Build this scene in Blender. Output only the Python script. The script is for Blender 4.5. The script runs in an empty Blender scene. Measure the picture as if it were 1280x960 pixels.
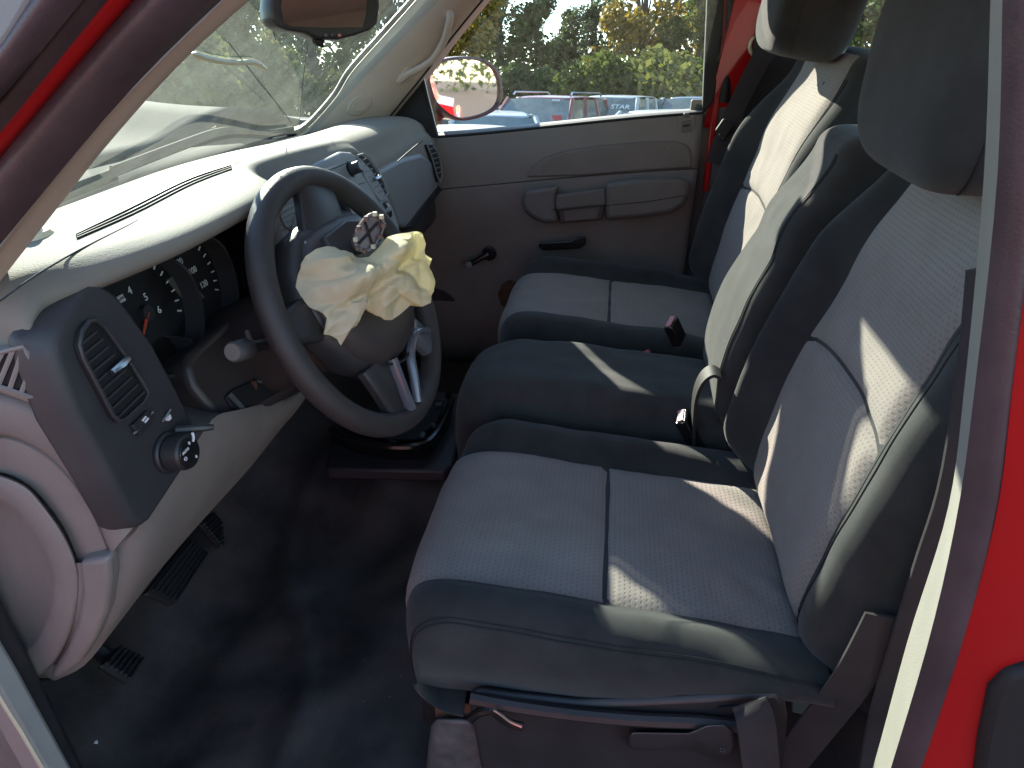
import bpy, bmesh, math, random
from mathutils import Vector, Matrix, noise
R = math.radians
random.seed(7)
S = bpy.context.scene
COL = S.collection

# ------------------------------------------------------------------ camera
CAM = Vector((-1.2386, -0.2200, 1.0174)); FPX = 859.7
CR = Vector((0.14032225, -0.99010347, 0.00218606))
CU = Vector((0.47531276, 0.06930015, 0.87708339))
CF = Vector((0.86855481, 0.12203525, -0.48033316))
cd = bpy.data.cameras.new('camera'); cam = bpy.data.objects.new('camera', cd); COL.objects.link(cam)
cam.matrix_world = Matrix(((CR.x, CU.x, -CF.x, CAM.x), (CR.y, CU.y, -CF.y, CAM.y), (CR.z, CU.z, -CF.z, CAM.z), (0, 0, 0, 1)))
cd.sensor_width = 36; cd.lens = 36 * FPX / 1280; cd.clip_start = .02; cd.clip_end = 2000
S.camera = cam

# ------------------------------------------------------------------ light
TILT = R(5.7)                       # the truck stands on a slope: the lot falls away on the passenger side
SUN_AZ, SUN_EL = R(33.5), R(22.6)     # azimuth from +x (passenger side) towards +y (front)
sd = Vector((math.cos(SUN_EL) * math.cos(SUN_AZ), math.cos(SUN_EL) * math.sin(SUN_AZ), math.sin(SUN_EL)))
W = bpy.data.worlds.new('World'); S.world = W; W.use_nodes = True
nt = W.node_tree
bg = nt.nodes['Background']
sky = nt.nodes.new('ShaderNodeTexSky'); sky.sky_type = 'NISHITA'; sky.sun_disc = False
sky.sun_elevation = SUN_EL + R(5.5); sky.sun_rotation = math.atan2(sd.x, sd.y)
sky.air_density = 1.0; sky.dust_density = 0.0; sky.ozone_density = 1.5
tc = nt.nodes.new('ShaderNodeTexCoord'); mp = nt.nodes.new('ShaderNodeMapping'); mp.vector_type = 'POINT'
mp.inputs['Rotation'].default_value = (0, -TILT, 0)
nt.links.new(tc.outputs['Generated'], mp.inputs[0]); nt.links.new(mp.outputs[0], sky.inputs[0])
nt.links.new(sky.outputs[0], bg.inputs[0]); bg.inputs[1].default_value = 0.092
ld = bpy.data.lights.new('sun', 'SUN'); ld.energy = 3.6; ld.angle = R(.5); ld.color = (1, .93, .80)
sun = bpy.data.objects.new('sun', ld); COL.objects.link(sun)
sun.rotation_euler = (-sd).to_track_quat('-Z', 'Y').to_euler()
S.view_settings.view_transform = 'Standard'; S.view_settings.look = 'None'
S.view_settings.gamma = 1; S.view_settings.use_curve_mapping = False
S.view_settings.exposure = 2.4
S.render.engine = 'CYCLES'
S.cycles.use_denoising = True
S.cycles.max_bounces = 8; S.cycles.diffuse_bounces = 5; S.cycles.glossy_bounces = 4
S.cycles.transparent_max_bounces = 24; S.cycles.caustics_reflective = False; S.cycles.caustics_refractive = False
S.cycles.sample_clamp_indirect = 6

# ------------------------------------------------------------------ pixel -> point on a real plane
def ray(px, py):
    return CF + CR * ((px - 640) / FPX) - CU * ((py - 480) / FPX)
def at(px, py, x=None, y=None, z=None):
    d = ray(px, py)
    for i, v in enumerate((x, y, z)):
        if v is not None:
            return CAM + d * ((v - CAM[i]) / d[i])
def on(px, py, p0, n):
    d = ray(px, py)
    return CAM + d * ((Vector(p0) - CAM).dot(n) / d.dot(n))
def V(*a): return Vector(a)

# ------------------------------------------------------------------ objects
def tag(o, label=None, cat=None, group=None, kind=None):
    if label: o['label'] = label
    if cat: o['category'] = cat
    if group: o['group'] = group
    if kind: o['kind'] = kind
    return o
def thing(name, label, cat, loc=(0, 0, 0), group=None):
    o = bpy.data.objects.new(name, None); o.location = loc; o.empty_display_size = .1
    COL.objects.link(o); o.matrix_world = Matrix.Translation(loc)
    return tag(o, label, cat, group)
class MB:
    def __init__(s): s.v = []; s.f = []; s.uv = []
    def add(s, vs, fs, uvs=None):
        b = len(s.v); s.v += [tuple(v) for v in vs]
        s.f += [tuple(i + b for i in f) for f in fs]
        s.uv += uvs if uvs else [(v[0], v[2]) for v in vs]
        return s
    def grid(s, rows, closeu=False, uvs=None):
        n, m = len(rows), len(rows[0]); vs = [p for r in rows for p in r]; fs = []
        for i in range(n - 1):
            for j in range(m - (0 if closeu else 1)):
                k = (j + 1) % m
                fs.append((i * m + j, i * m + k, (i + 1) * m + k, (i + 1) * m + j))
        return s.add(vs, fs, [q for r in uvs for q in r] if uvs else None)
    def loft(s, rings, caps=True):
        s.grid(rings, True); b = len(s.v) - len(rings) * len(rings[0]); m = len(rings[0])
        if caps:
            s.f.append(tuple(b + j for j in reversed(range(m))))
            s.f.append(tuple(b + (len(rings) - 1) * m + j for j in range(m)))
        return s
    def tube(s, pts, r, n=10, closed=False, sx=1.0, up=None):
        pts = [Vector(p) for p in pts]; k = len(pts); rr = r if isinstance(r, (list, tuple)) else [r] * k
        rings = []; pu = None
        for i, p in enumerate(pts):
            a = pts[(i + 1) % k] if (closed or i < k - 1) else p
            b = pts[(i - 1) % k] if (closed or i > 0) else p
            t = (a - b).normalized()
            u = (Vector(up) if up is not None else (pu if pu else (V(0, 0, 1) if abs(t.z) < .9 else V(1, 0, 0))))
            w = t.cross(u).normalized(); u = w.cross(t).normalized(); pu = u
            rings.append([p + rr[i] * (sx * math.cos(2 * math.pi * j / n) * w + math.sin(2 * math.pi * j / n) * u) for j in range(n)])
        if closed: rings.append(rings[0]); s.grid(rings, True)
        else: s.loft(rings)
        return s
    def box(s, c, d, m=None):
        c = Vector(c); vs = []
        for i in (-1, 1):
            for j in (-1, 1):
                for k in (-1, 1):
                    p = V(i * d[0] / 2, j * d[1] / 2, k * d[2] / 2)
                    vs.append(c + (m @ p if m else p))
        return s.add(vs, [(0, 1, 3, 2), (4, 6, 7, 5), (0, 4, 5, 1), (2, 3, 7, 6), (0, 2, 6, 4), (1, 5, 7, 3)])
    def prism(s, poly, vec):
        n = len(poly); vec = Vector(vec); poly = [Vector(p) for p in poly]
        vs = poly + [p + vec for p in poly]
        fs = [tuple(reversed(range(n))), tuple(range(n, 2 * n))] + [(i, (i + 1) % n, n + (i + 1) % n, n + i) for i in range(n)]
        return s.add(vs, fs)
    def strip(s, L, Rr, vec):
        """solid band between two polylines"""
        vec = Vector(vec); n = len(L)
        rows = [[Vector(l), Vector(r), Vector(r) + vec, Vector(l) + vec] for l, r in zip(L, Rr)]
        return s.loft(rows)
    def disc(s, c, n_, r, h, seg=24, rot=None):
        n_ = Vector(n_).normalized(); a = n_.orthogonal().normalized() if rot is None else Vector(rot).normalized(); b = n_.cross(a)
        ring = lambda R_, hh: [Vector(c) + n_ * hh + R_ * (math.cos(2 * math.pi * i / seg) * a + math.sin(2 * math.pi * i / seg) * b) for i in range(seg)]
        return s.loft([ring(r, 0), ring(r, h)])
    def build(s, name, mat, parent=None, bevel=0, sub=0, smooth=True, seg=2, label=None, solid=0, angle=40, kind=None):
        me = bpy.data.meshes.new(name); me.from_pydata(s.v, [], s.f); me.validate(); me.update()
        if len(me.vertices) == len(s.uv):
            ul = me.uv_layers.new(name='UVMap')
            for l in me.loops: ul.data[l.index].uv = s.uv[l.vertex_index]
        bm = bmesh.new(); bm.from_mesh(me); bmesh.ops.recalc_face_normals(bm, faces=bm.faces); bm.to_mesh(me); bm.free()
        o = bpy.data.objects.new(name, me); COL.objects.link(o)
        for m in (mat if isinstance(mat, (list, tuple)) else [mat]): me.materials.append(m)
        if smooth:
            me.polygons.foreach_set('use_smooth', [True] * len(me.polygons))
            if not sub: me.set_sharp_from_angle(angle=R(angle))
        if solid:
            md = o.modifiers.new('solid', 'SOLIDIFY'); md.thickness = solid; md.offset = 0
        if bevel:
            md = o.modifiers.new('bevel', 'BEVEL'); md.width = bevel; md.segments = seg; md.limit_method = 'ANGLE'; md.angle_limit = R(35)
            md.harden_normals = False
        if sub:
            md = o.modifiers.new('sub', 'SUBSURF'); md.levels = sub; md.render_levels = sub
        if parent:
            o.parent = parent; o.matrix_parent_inverse = world_m(parent).inverted()
        if label: o['label'] = label
        if kind: o['kind'] = kind
        return o
def world_m(o):
    if o.parent is None: return Matrix.Translation(o.location) @ o.rotation_euler.to_matrix().to_4x4()
    return world_m(o.parent) @ o.matrix_parent_inverse @ o.matrix_basis
def lerp(a, b, t): return a + (b - a) * t
def sm(a, b, x):
    t = max(0, min(1, (x - a) / (b - a))); return t * t * (3 - 2 * t)
def spline(pts, n):
    """Catmull-Rom through points"""
    P = [Vector(p) for p in pts]; out = []; k = len(P)
    for i in range(n):
        u = i / (n - 1) * (k - 1); j = min(int(u), k - 2); t = u - j
        a, b, c, d = P[max(j - 1, 0)], P[j], P[j + 1], P[min(j + 2, k - 1)]
        out.append(.5 * ((2 * b) + (c - a) * t + (2 * a - 5 * b + 4 * c - d) * t * t + (3 * b - a - 3 * c + d) * t ** 3))
    return out
def arclen(pts, n):
    P = spline(pts, 600); d = [0]
    for a, b in zip(P, P[1:]): d.append(d[-1] + (b - a).length)
    out = []; j = 0
    for i in range(n):
        t = d[-1] * i / (n - 1)
        while j < len(d) - 2 and d[j + 1] < t: j += 1
        out.append(P[j].lerp(P[j + 1], (t - d[j]) / max(1e-9, d[j + 1] - d[j])))
    return out
def text(s, size, org, ax, up, mat, parent, name='marking', depth=.0004, align='CENTER'):
    cu = bpy.data.curves.new(name, 'FONT'); cu.body = s; cu.size = size; cu.align_x = align; cu.align_y = 'CENTER'; cu.extrude = depth
    o = bpy.data.objects.new(name, cu)
    ax = Vector(ax).normalized(); n = ax.cross(Vector(up)).normalized(); up = n.cross(ax).normalized()
    M = Matrix(((ax.x, up.x, n.x, org[0]), (ax.y, up.y, n.y, org[1]), (ax.z, up.z, n.z, org[2]), (0, 0, 0, 1)))
    COL.objects.link(o); me = bpy.data.meshes.new_from_object(o); bpy.data.objects.remove(o)
    me.materials.clear(); me.materials.append(mat); o = bpy.data.objects.new(name, me); COL.objects.link(o)
    if parent:
        o.parent = parent; o.matrix_parent_inverse = world_m(parent).inverted()
    o.matrix_basis = M
    return o

# ------------------------------------------------------------------ materials
def mat(name, col, rough=.5, var=.12, vscale=14, bump=.0, bscale=900, spec=.5, metal=0, coat=0, speck=0, sheen=0,
        dust=None, dustamt=0, dash=False, pscale=1.0, emit=None):
    m = bpy.data.materials.new(name); m.use_nodes = True; t = m.node_tree; N = t.nodes; L = t.links
    b = N['Principled BSDF']; b.inputs['Roughness'].default_value = rough; b.inputs['Metallic'].default_value = metal
    b.inputs['Specular IOR Level'].default_value = spec; b.inputs['Coat Weight'].default_value = coat; b.inputs['Coat Roughness'].default_value = .05
    b.inputs['Sheen Weight'].default_value = sheen; b.inputs['Sheen Roughness'].default_value = .5
    tcn = N.new('ShaderNodeTexCoord'); co = tcn.outputs['Object']
    nz = N.new('ShaderNodeTexNoise'); nz.inputs['Scale'].default_value = vscale; nz.inputs['Detail'].default_value = 5; nz.inputs['Roughness'].default_value = .6
    L.new(co, nz.inputs['Vector'])
    r = N.new('ShaderNodeValToRGB'); r.color_ramp.elements[0].position = .3; r.color_ramp.elements[1].position = .7
    r.color_ramp.elements[0].color = (*[c * (1 - var) for c in col], 1); r.color_ramp.elements[1].color = (*[min(1, c * (1 + var)) for c in col], 1)
    L.new(nz.outputs['Fac'], r.inputs[0]); out = r.outputs[0]
    def mix(a, colb, fac):
        x = N.new('ShaderNodeMix'); x.data_type = 'RGBA'; L.new(a, x.inputs[6])
        if isinstance(colb, tuple): x.inputs[7].default_value = (*colb, 1)
        else: L.new(colb, x.inputs[7])
        L.new(fac, x.inputs[0]); return x.outputs[2]
    hgt = None
    if dash:
        br = N.new('ShaderNodeTexBrick'); L.new(tcn.outputs['UV'], br.inputs['Vector'])
        br.inputs['Scale'].default_value = 1; br.inputs['Brick Width'].default_value = .011 * pscale; br.inputs['Row Height'].default_value = .0085 * pscale
        br.inputs['Mortar Size'].default_value = .0031 * pscale; br.inputs['Mortar Smooth'].default_value = .25
        br.inputs['Color1'].default_value = br.inputs['Color2'].default_value = (0, 0, 0, 1); br.inputs['Mortar'].default_value = (1, 1, 1, 1)
        inv = N.new('ShaderNodeMath'); inv.operation = 'SUBTRACT'; inv.inputs[0].default_value = 1; L.new(br.outputs['Color'], inv.inputs[1])
        mu = N.new('ShaderNodeMath'); mu.operation = 'MULTIPLY'; mu.inputs[1].default_value = .22; L.new(inv.outputs[0], mu.inputs[0])
        out = mix(out, tuple(c * .35 for c in col), mu.outputs[0]); hgt = br.outputs['Color']
    if dust:
        d = N.new('ShaderNodeTexNoise'); d.inputs['Scale'].default_value = 5; d.inputs['Detail'].default_value = 9; d.inputs['Roughness'].default_value = .72; L.new(co, d.inputs['Vector'])
        dr = N.new('ShaderNodeValToRGB'); dr.color_ramp.elements[0].position = .46; dr.color_ramp.elements[1].position = .8
        dr.color_ramp.elements[1].color = (dustamt,) * 3 + (1,); L.new(d.outputs['Fac'], dr.inputs[0])
        out = mix(out, dust, dr.outputs[0])
    if speck:
        vo = N.new('ShaderNodeTexVoronoi'); vo.inputs['Scale'].default_value = 95; L.new(co, vo.inputs['Vector'])
        sepc = N.new('ShaderNodeSeparateColor'); L.new(vo.outputs['Color'], sepc.inputs[0])
        th = N.new('ShaderNodeMath'); th.operation = 'MULTIPLY'; th.inputs[1].default_value = .085; L.new(sepc.outputs[0], th.inputs[0])
        pw = N.new('ShaderNodeMath'); pw.operation = 'POWER'; pw.inputs[1].default_value = 1.0; L.new(th.outputs[0], pw.inputs[0])
        gate = N.new('ShaderNodeMath'); gate.operation = 'LESS_THAN'; gate.inputs[1].default_value = speck; L.new(sepc.outputs[1], gate.inputs[0])
        lt = N.new('ShaderNodeMath'); lt.operation = 'LESS_THAN'; L.new(vo.outputs['Distance'], lt.inputs[0]); L.new(pw.outputs[0], lt.inputs[1])
        mm = N.new('ShaderNodeMath'); mm.operation = 'MULTIPLY'; L.new(lt.outputs[0], mm.inputs[0]); L.new(gate.outputs[0], mm.inputs[1])
        out = mix(out, (.6, .57, .52), mm.outputs[0])
    L.new(out, b.inputs['Base Color'])
    if bump:
        bz = N.new('ShaderNodeTexNoise'); bz.inputs['Scale'].default_value = bscale; bz.inputs['Detail'].default_value = 3; L.new(co, bz.inputs['Vector'])
        h = bz.outputs['Fac']
        if hgt is not None:
            ad = N.new('ShaderNodeMath'); ad.operation = 'MULTIPLY_ADD'; ad.inputs[1].default_value = .35; L.new(h, ad.inputs[0]); L.new(hgt, ad.inputs[2]); h = ad.outputs[0]
        bp = N.new('ShaderNodeBump'); bp.inputs['Strength'].default_value = bump; bp.inputs['Distance'].default_value = .0012; L.new(h, bp.inputs['Height']); L.new(bp.outputs[0], b.inputs['Normal'])
    if emit: b.inputs['Emission Color'].default_value = (*emit, 1); b.inputs['Emission Strength'].default_value = 1
    return m
M = {}
M['dash'] = mat('dash_tan', (.22, .205, .176), .7, .07, 10, .45, 600, spec=.15, dust=(.26, .24, .20), dustamt=.3)
M['trim'] = mat('pillar_trim', (.48, .41, .34), .6, .06, 8, .25, 800)
M['dash_low'] = mat('dash_lower_tan', (.215, .188, .172), .55, .07, 9, .35, 700, dust=(.4, .36, .32), dustamt=.25)
M['dash_grey'] = mat('stack_grey', (.21, .22, .225), .5, .06, 12, .25, 800)
M['dark'] = mat('charcoal_plastic', (.030, .029, .031), .42, .2, 16, .25, 900)
M['darkpanel'] = mat('bezel_charcoal', (.040, .039, .043), .48, .12, 16, .3, 900)
M['gloss'] = mat('gloss_black', (.012, .012, .013), .18, .2, 10)
M['black'] = mat('matt_black', (.009, .009, .010), .7, .2, 10)
M['brown'] = mat('column_dark', (.045, .036, .035), .42, .2, 12, .2, 900)
M['wheel'] = mat('wheel_rubber', (.034, .030, .030), .52, .2, 18, .45, 1100, speck=.05)
M['door'] = mat('door_plastic', (.165, .148, .134), .6, .08, 8, .3, 800, speck=.16)
M['doorlow'] = mat('door_plastic_lower', (.135, .118, .108), .6, .1, 8, .3, 800, speck=.22)
M['armrest'] = mat('armrest_grey', (.098, .093, .088), .55, .1, 10, .25, 800, speck=.1)
M['fdark'] = mat('dark_cloth', (.031, .033, .033), .95, .25, 14, .5, 1500, spec=.15, sheen=.14, speck=.012, dust=(.09, .085, .08), dustamt=.35)
M['fmid'] = mat('dark_cloth_dusty', (.042, .045, .044), .95, .2, 22, .5, 1500, spec=.15, sheen=.14, speck=.05, dust=(.09, .088, .085), dustamt=.35)
M['flight'] = mat('light_cloth', (.250, .222, .202), .95, .09, 9, .55, 1500, spec=.15, sheen=.1, dash=True, pscale=.72, dust=(.15, .13, .12), dustamt=.35)
M['floor'] = mat('vinyl_floor', (.041, .037, .036), .5, .55, 9, .5, 420, spec=.4, dust=(.12, .085, .065), dustamt=.6)
M['rubber'] = mat('pedal_rubber', (.022, .022, .023), .6, .3, 30, .2, 900)
M['seal'] = mat('door_seal', (.060, .042, .048), .42, .25, 12, .25, 500, dust=(.2, .13, .12), dustamt=.25)
M['red'] = mat('red_paint', (.40, .006, .008), .3, .05, 5, coat=.8)
M['redshade'] = mat('red_jamb', (.38, .006, .008), .35, .08, 6, coat=.5)
M['belt'] = mat('belt_webbing', (.032, .028, .030), .85, .15, 30, .4, 1600, spec=.2, sheen=.1)
M['silver'] = mat('bright_metal', (.55, .56, .58), .28, .1, 10, metal=1)
M['spoke'] = mat('satin_spoke', (.10, .11, .13), .22, .1, 10, spec=.7)
M['redbutton'] = mat('red_button', (.45, .03, .025), .4, .1, 10)
M['pinkbutton'] = mat('faded_red_button', (.55, .22, .22), .45, .1, 10)
M['white'] = mat('white_marking', (.8, .8, .78), .6, 0)
M['lcd'] = mat('lcd_screen', (.10, .105, .085), .3, .1, 10)
M['needle'] = mat('needle_orange', (.6, .07, .03), .5, 0)
M['sillmetal'] = mat('sill_plate', (.33, .34, .32), .4, .1, 10)
M['wood'] = mat('rusty_carpet', (.10, .05, .03), .9, .4, 40, .5, 300)
M['chip'] = mat('cream_plastic', (.62, .58, .42), .5, .08, 20)
M['headliner'] = mat('headliner', (.60, .56, .50), .95, .05, 10, .3, 900)
M['wall'] = mat('rear_trim', (.085, .085, .088), .7, .1, 8, .25, 800)
M['chrome'] = mat('emblem_brown', (.16, .11, .09), .3, .3, 40)
M['mirror'] = mat('mirror_glass', (.86, .88, .9), .02, 0, metal=1)
M['oil'] = mat('dull_grey', (.09, .09, .09), .6, .4, 30)

def glass(name, veil, dustcol, scale, tint=(1, 1, 1), transl=.7, gl=.06, streak=True, base=.0):
    m = bpy.data.materials.new(name); m.use_nodes = True; t = m.node_tree; N = t.nodes; L = t.links
    N.remove(N['Principled BSDF']); out = N['Material Output']
    tr = N.new('ShaderNodeBsdfTransparent'); tr.inputs[0].default_value = (*tint, 1)
    df = N.new('ShaderNodeBsdfDiffuse'); df.inputs[0].default_value = (*dustcol, 1)
    tl = N.new('ShaderNodeBsdfTranslucent'); tl.inputs[0].default_value = (*dustcol, 1)
    gs = N.new('ShaderNodeBsdfGlossy'); gs.inputs['Roughness'].default_value = .02
    tcn = N.new('ShaderNodeTexCoord')
    mp = N.new('ShaderNodeMapping'); mp.inputs['Scale'].default_value = (1, 1, 1); L.new(tcn.outputs['Object'], mp.inputs[0])
    nz = N.new('ShaderNodeTexNoise'); nz.inputs['Scale'].default_value = scale; nz.inputs['Detail'].default_value = 10; nz.inputs['Roughness'].default_value = .75
    L.new(mp.outputs[0], nz.inputs[0])
    rp = N.new('ShaderNodeValToRGB'); rp.color_ramp.elements[0].position = .35; rp.color_ramp.elements[1].position = .75
    rp.color_ramp.elements[0].color = (base,) * 3 + (1,); rp.color_ramp.elements[1].color = (veil,) * 3 + (1,)
    L.new(nz.outputs['Fac'], rp.inputs[0])
    m1 = N.new('ShaderNodeMixShader'); m1.inputs[0].default_value = transl; L.new(df.outputs[0], m1.inputs[1]); L.new(tl.outputs[0], m1.inputs[2])
    m2 = N.new('ShaderNodeMixShader'); L.new(rp.outputs[0], m2.inputs[0]); L.new(tr.outputs[0], m2.inputs[1]); L.new(m1.outputs[0], m2.inputs[2])
    lw = N.new('ShaderNodeLayerWeight'); pw = N.new('ShaderNodeMath'); pw.operation = 'POWER'; pw.inputs[1].default_value = 4; L.new(lw.outputs['Facing'], pw.inputs[0])
    fr = N.new('ShaderNodeMath'); fr.operation = 'MULTIPLY_ADD'; fr.inputs[1].default_value = .6; fr.inputs[2].default_value = .03; L.new(pw.outputs[0], fr.inputs[0])
    m3 = N.new('ShaderNodeMixShader'); L.new(fr.outputs[0], m3.inputs[0]); L.new(m2.outputs[0], m3.inputs[1]); L.new(gs.outputs[0], m3.inputs[2])
    L.new(m3.outputs[0], out.inputs[0]); return m
M['windshield'] = glass('dusty_windshield', .085, (.72, .80, .68), 9, (.72, .80, .77), .75, base=.018)
M['sideglass'] = glass('side_glass', .035, (.7, .72, .6), 60, (.84, .90, .86), .7, base=.004)
M['rearglass'] = glass('rear_glass', .035, (.7, .72, .6), 40, (.88, .94, .88), .7, base=.005)
M['carglass'] = mat('car_glass', (.13, .15, .135), .16, .3, 3, spec=.8)

def cloth_mat():
    m = mat('airbag_cloth', (.74, .66, .48), .85, .06, 12, .25, 1600, spec=.2)
    t = m.node_tree; N = t.nodes; L = t.links; b = N['Principled BSDF']
    tl = N.new('ShaderNodeBsdfTranslucent'); tl.inputs[0].default_value = (.80, .74, .36, 1)
    mx = N.new('ShaderNodeMixShader'); mx.inputs[0].default_value = .34
    L.new(b.outputs[0], mx.inputs[1]); L.new(tl.outputs[0], mx.inputs[2]); L.new(mx.outputs[0], N['Material Output'].inputs[0])
    return m
M['airbag'] = cloth_mat()
M['edge'] = mat('pillar_edge', (.27, .26, .23), .6, .08, 10, .3, 600)
M['hood'] = mat('dusty_hood', (.022, .026, .028), .8, .35, 4, .3, 200, spec=.08, dust=(.06, .065, .06), dustamt=.4)
M['cowl'] = mat('cowl_plastic', (.016, .018, .02), .8, .2, 10, spec=.08)

# ================================================================== STRUCTURE: floor and cab shell
def floor_z(x, y):
    hump = .085 * math.exp(-((x - .12) / .20) ** 4)
    toe = .26 * sm(.42, .80, y)
    dip = .012 * noise.noise(Vector((x * 5, y * 6, 0))) + .006 * noise.noise(Vector((x * 14 + 4 * y, y * 11, 3)))
    dip += .016 * noise.noise(Vector((x * 3.2 + y, y * 9 + 2 * x, 7))) * sm(.55, .3, y)
    fold = .008 * math.exp(-((y - .30 - .25 * (x + .45) + .05 * math.sin(9 * x)) / .018) ** 2) * sm(-.78, -.6, x)
    return -.005 + hump + toe + dip + fold + .03 * sm(-.70, -.80, x)
rows = [[V(-.84 + 1.64 * j / 110, -.70 + 1.56 * i / 110, floor_z(-.84 + 1.64 * j / 110, -.70 + 1.56 * i / 110)) for j in range(111)] for i in range(111)]
fl = MB().grid(rows).build('floor', M['floor']); tag(fl, kind='structure')

cab = thing('pickup_cab', 'red pickup cab shell framing the view, with tan pillar trim, rubber seals and dusty windshield', 'truck cab', (0, 0, -.1))
# --- left windshield pillar: strips between pixel lines, each at its own depth
def pstrip(name, xa, L, Rr, depth, m, bevel=.004, parent=cab, nsub=16, bulge=0, vec=None):
    vec = V(depth, 0, 0) if vec is None else Vector(vec)
    Lp = spline([at(*p, x=xa) for p in L], nsub); Rp = spline([at(*p, x=xa) for p in Rr], nsub)
    if bulge:
        rows = []
        for l, r in zip(Lp, Rp):
            row = []
            for k in range(9):
                t = k / 8; row.append(lerp(l, r, t) + V(-bulge * math.sin(math.pi * t) ** .8, 0, 0))
            rows.append(row + [r + vec, l + vec])
        return MB().loft(rows).build(name, m, parent, smooth=True, angle=50)
    return MB().strip(Lp, Rp, vec).build(name, m, parent, bevel=bevel)
pstrip('pillar_trim', -.745, [(-60, 378), (0, 300), (45, 240), (150, 122), (280, -5), (420, -125)], [(-60, 430), (0, 352), (85, 243), (135, 180), (220, 85), (318, -5), (470, -130)], .05, M['trim'], vec=(.036, .034, .0), bulge=.012)
pstrip('door_seal', -.80, [(-80, 285), (0, 193), (165, -2), (300, -140)], [(-70, 390), (0, 306), (150, 127), (282, -5), (420, -130)], .05, M['seal'], vec=(.036, .034, .0), bulge=.022)
pstrip('painted_flange', -.815, [(-80, 250), (0, 158), (130, -2), (250, -140)], [(-80, 292), (0, 198), (170, -2), (300, -140)], .04, M['red'], vec=(.036, .034, .0), bulge=.012)
pstrip('outer_seal', -.83, [(-80, 190), (0, 118), (98, 0), (215, -140)], [(-80, 256), (0, 166), (136, -2), (252, -140)], .04, M['seal'], vec=(.036, .034, .0), bulge=.008)
pstrip('door_frame_edge', -.85, [(-80, 120), (0, 58), (38, 0), (140, -140)], [(-80, 196), (0, 124), (104, 0), (218, -140)], .04, M['seal'], vec=(.036, .034, .0), bulge=.012)
pstrip('door_frame', -.86, [(-260, -60), (-200, -100), (-130, -140)], [(-80, 130), (0, 66), (46, -10), (140, -140)][:3], .02, M['dash_grey'], nsub=10)
# lower hinge pillar sill
MB().prism([at(-60, 770, x=-.83), at(0, 868, x=-.83), at(56, 965, x=-.83), at(110, 1060, x=-.83), at(-60, 1060, x=-.83)], V(.03, 0, 0)).build('sill_plate', M['sillmetal'], cab, bevel=.006)
MB().tube(spline([at(-30, 815, x=-.838), at(0, 872, x=-.838), at(27, 915, x=-.838), at(58, 968, x=-.838)], 10), .0022, 6).build('sill_bead', M['chip'], cab)
# --- rear door pillar on the driver side
_l = spline([at(*p, x=-.735) for p in [(1240, -120), (1237, 0), (1228, 230), (1205, 480), (1183, 640), (1133, 800), (1088, 965), (1050, 1080)]], 40)
_r = spline([at(*p, x=-.80) for p in [(1262, -120), (1258, 0), (1250, 230), (1223, 480), (1201, 640), (1166, 800), (1116, 965), (1080, 1080)]], 40)
MB().strip(_l, _r, V(-.02, -.05, 0)).build('pillar_edge_trim', M['edge'], cab, bevel=.004)
pstrip('rear_door_seal', -.815, [(1256, -120), (1253, 0), (1246, 230), (1219, 480), (1197, 640), (1161, 800), (1112, 965), (1076, 1080)], [(1320, -120), (1312, 0), (1300, 230), (1270, 480), (1250, 640), (1208, 800), (1153, 965), (1110, 1080)], .05, M['seal'], vec=(.045, -.04, -.01), nsub=30, bulge=.012)
pstrip('rear_painted_flange', -.825, [(1316, -120), (1308, 0), (1296, 230), (1266, 480), (1246, 640), (1204, 800), (1149, 965), (1106, 1080)], [(1420, -120), (1420, 0), (1410, 230), (1390, 480), (1370, 640), (1330, 800), (1290, 965), (1250, 1080)], .04, M['redshade'], vec=(.045, -.04, -.01), nsub=30, bulge=.008)
MB().prism([at(*p, x=-.842) for p in [(1222, 975), (1228, 930), (1242, 868), (1262, 846), (1300, 835), (1340, 900), (1330, 1040), (1240, 1040)]], V(.02, 0, 0)).build('latch_pocket', M['black'], cab, bevel=.006)

# --- right side pillar trim (passenger windshield pillar)
wsr = [at(362, 168, x=.575), at(385, 160, x=.585), at(420, 122, x=.59), at(440, 90, x=.595), at(480, 45, x=.61), at(520, 0, x=.62), at(580, -70, x=.62)]
win = [at(466, 170, x=.70), at(478, 156, x=.70), at(503, 125, x=.70), at(530, 92, x=.70), at(563, 48, x=.70), at(602, 0, x=.70), at(660, -70, x=.70)]
wsr = spline(wsr, 24); win = spline(win, 24); rows = []
for a, b in zip(wsr, win):
    c = (a + b) / 2; d = (V(-.35, -.55, .1)).normalized(); r = []
    for k in range(13):
        t = k / 12; r.append(lerp(a, b, t) + d * .03 * math.sin(math.pi * t) ** .7)
    r += [b + V(.075, -.010, 0), a + V(.10, .05, 0)]
    rows.append(r)
MB().loft(rows).build('passenger_pillar_trim', M['trim'], cab, angle=60)
from mathutils.bvhtree import BVHTree
_m = MB().loft(rows); _bv = BVHTree.FromPolygons([Vector(v) for v in _m.v], _m.f)
def pil(px, py, off=0):   # point on the pillar trim's face, lifted by off
    h, n, i, d = _bv.ray_cast(CAM, ray(px, py).normalized())
    n = V(-.62, -.75, .22).normalized()
    if h is None: h = on(px, py, at(500, 110, x=.665), n)
    return h + n * off
gh = [pil(500, 101, -.006), pil(508, 93, .008), pil(522, 86, .016), pil(537, 74, .020), pil(548, 55, .022), pil(554, 38, .020), pil(559, 24, .012), pil(564, 16, -.006)]
MB().tube(spline(gh, 30), [.010] * 4 + [.009] * 22 + [.010] * 4, 10, sx=1.25).build('grab_handle', M['trim'], cab)
MB().prism([pil(*p, -.004) for p in [(497, 96), (508, 84), (520, 86), (523, 96), (512, 103), (500, 104)]], V(-.62, -.75, .22).normalized() * .008).build('handle_mount', M['trim'], cab, bevel=.003)
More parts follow.
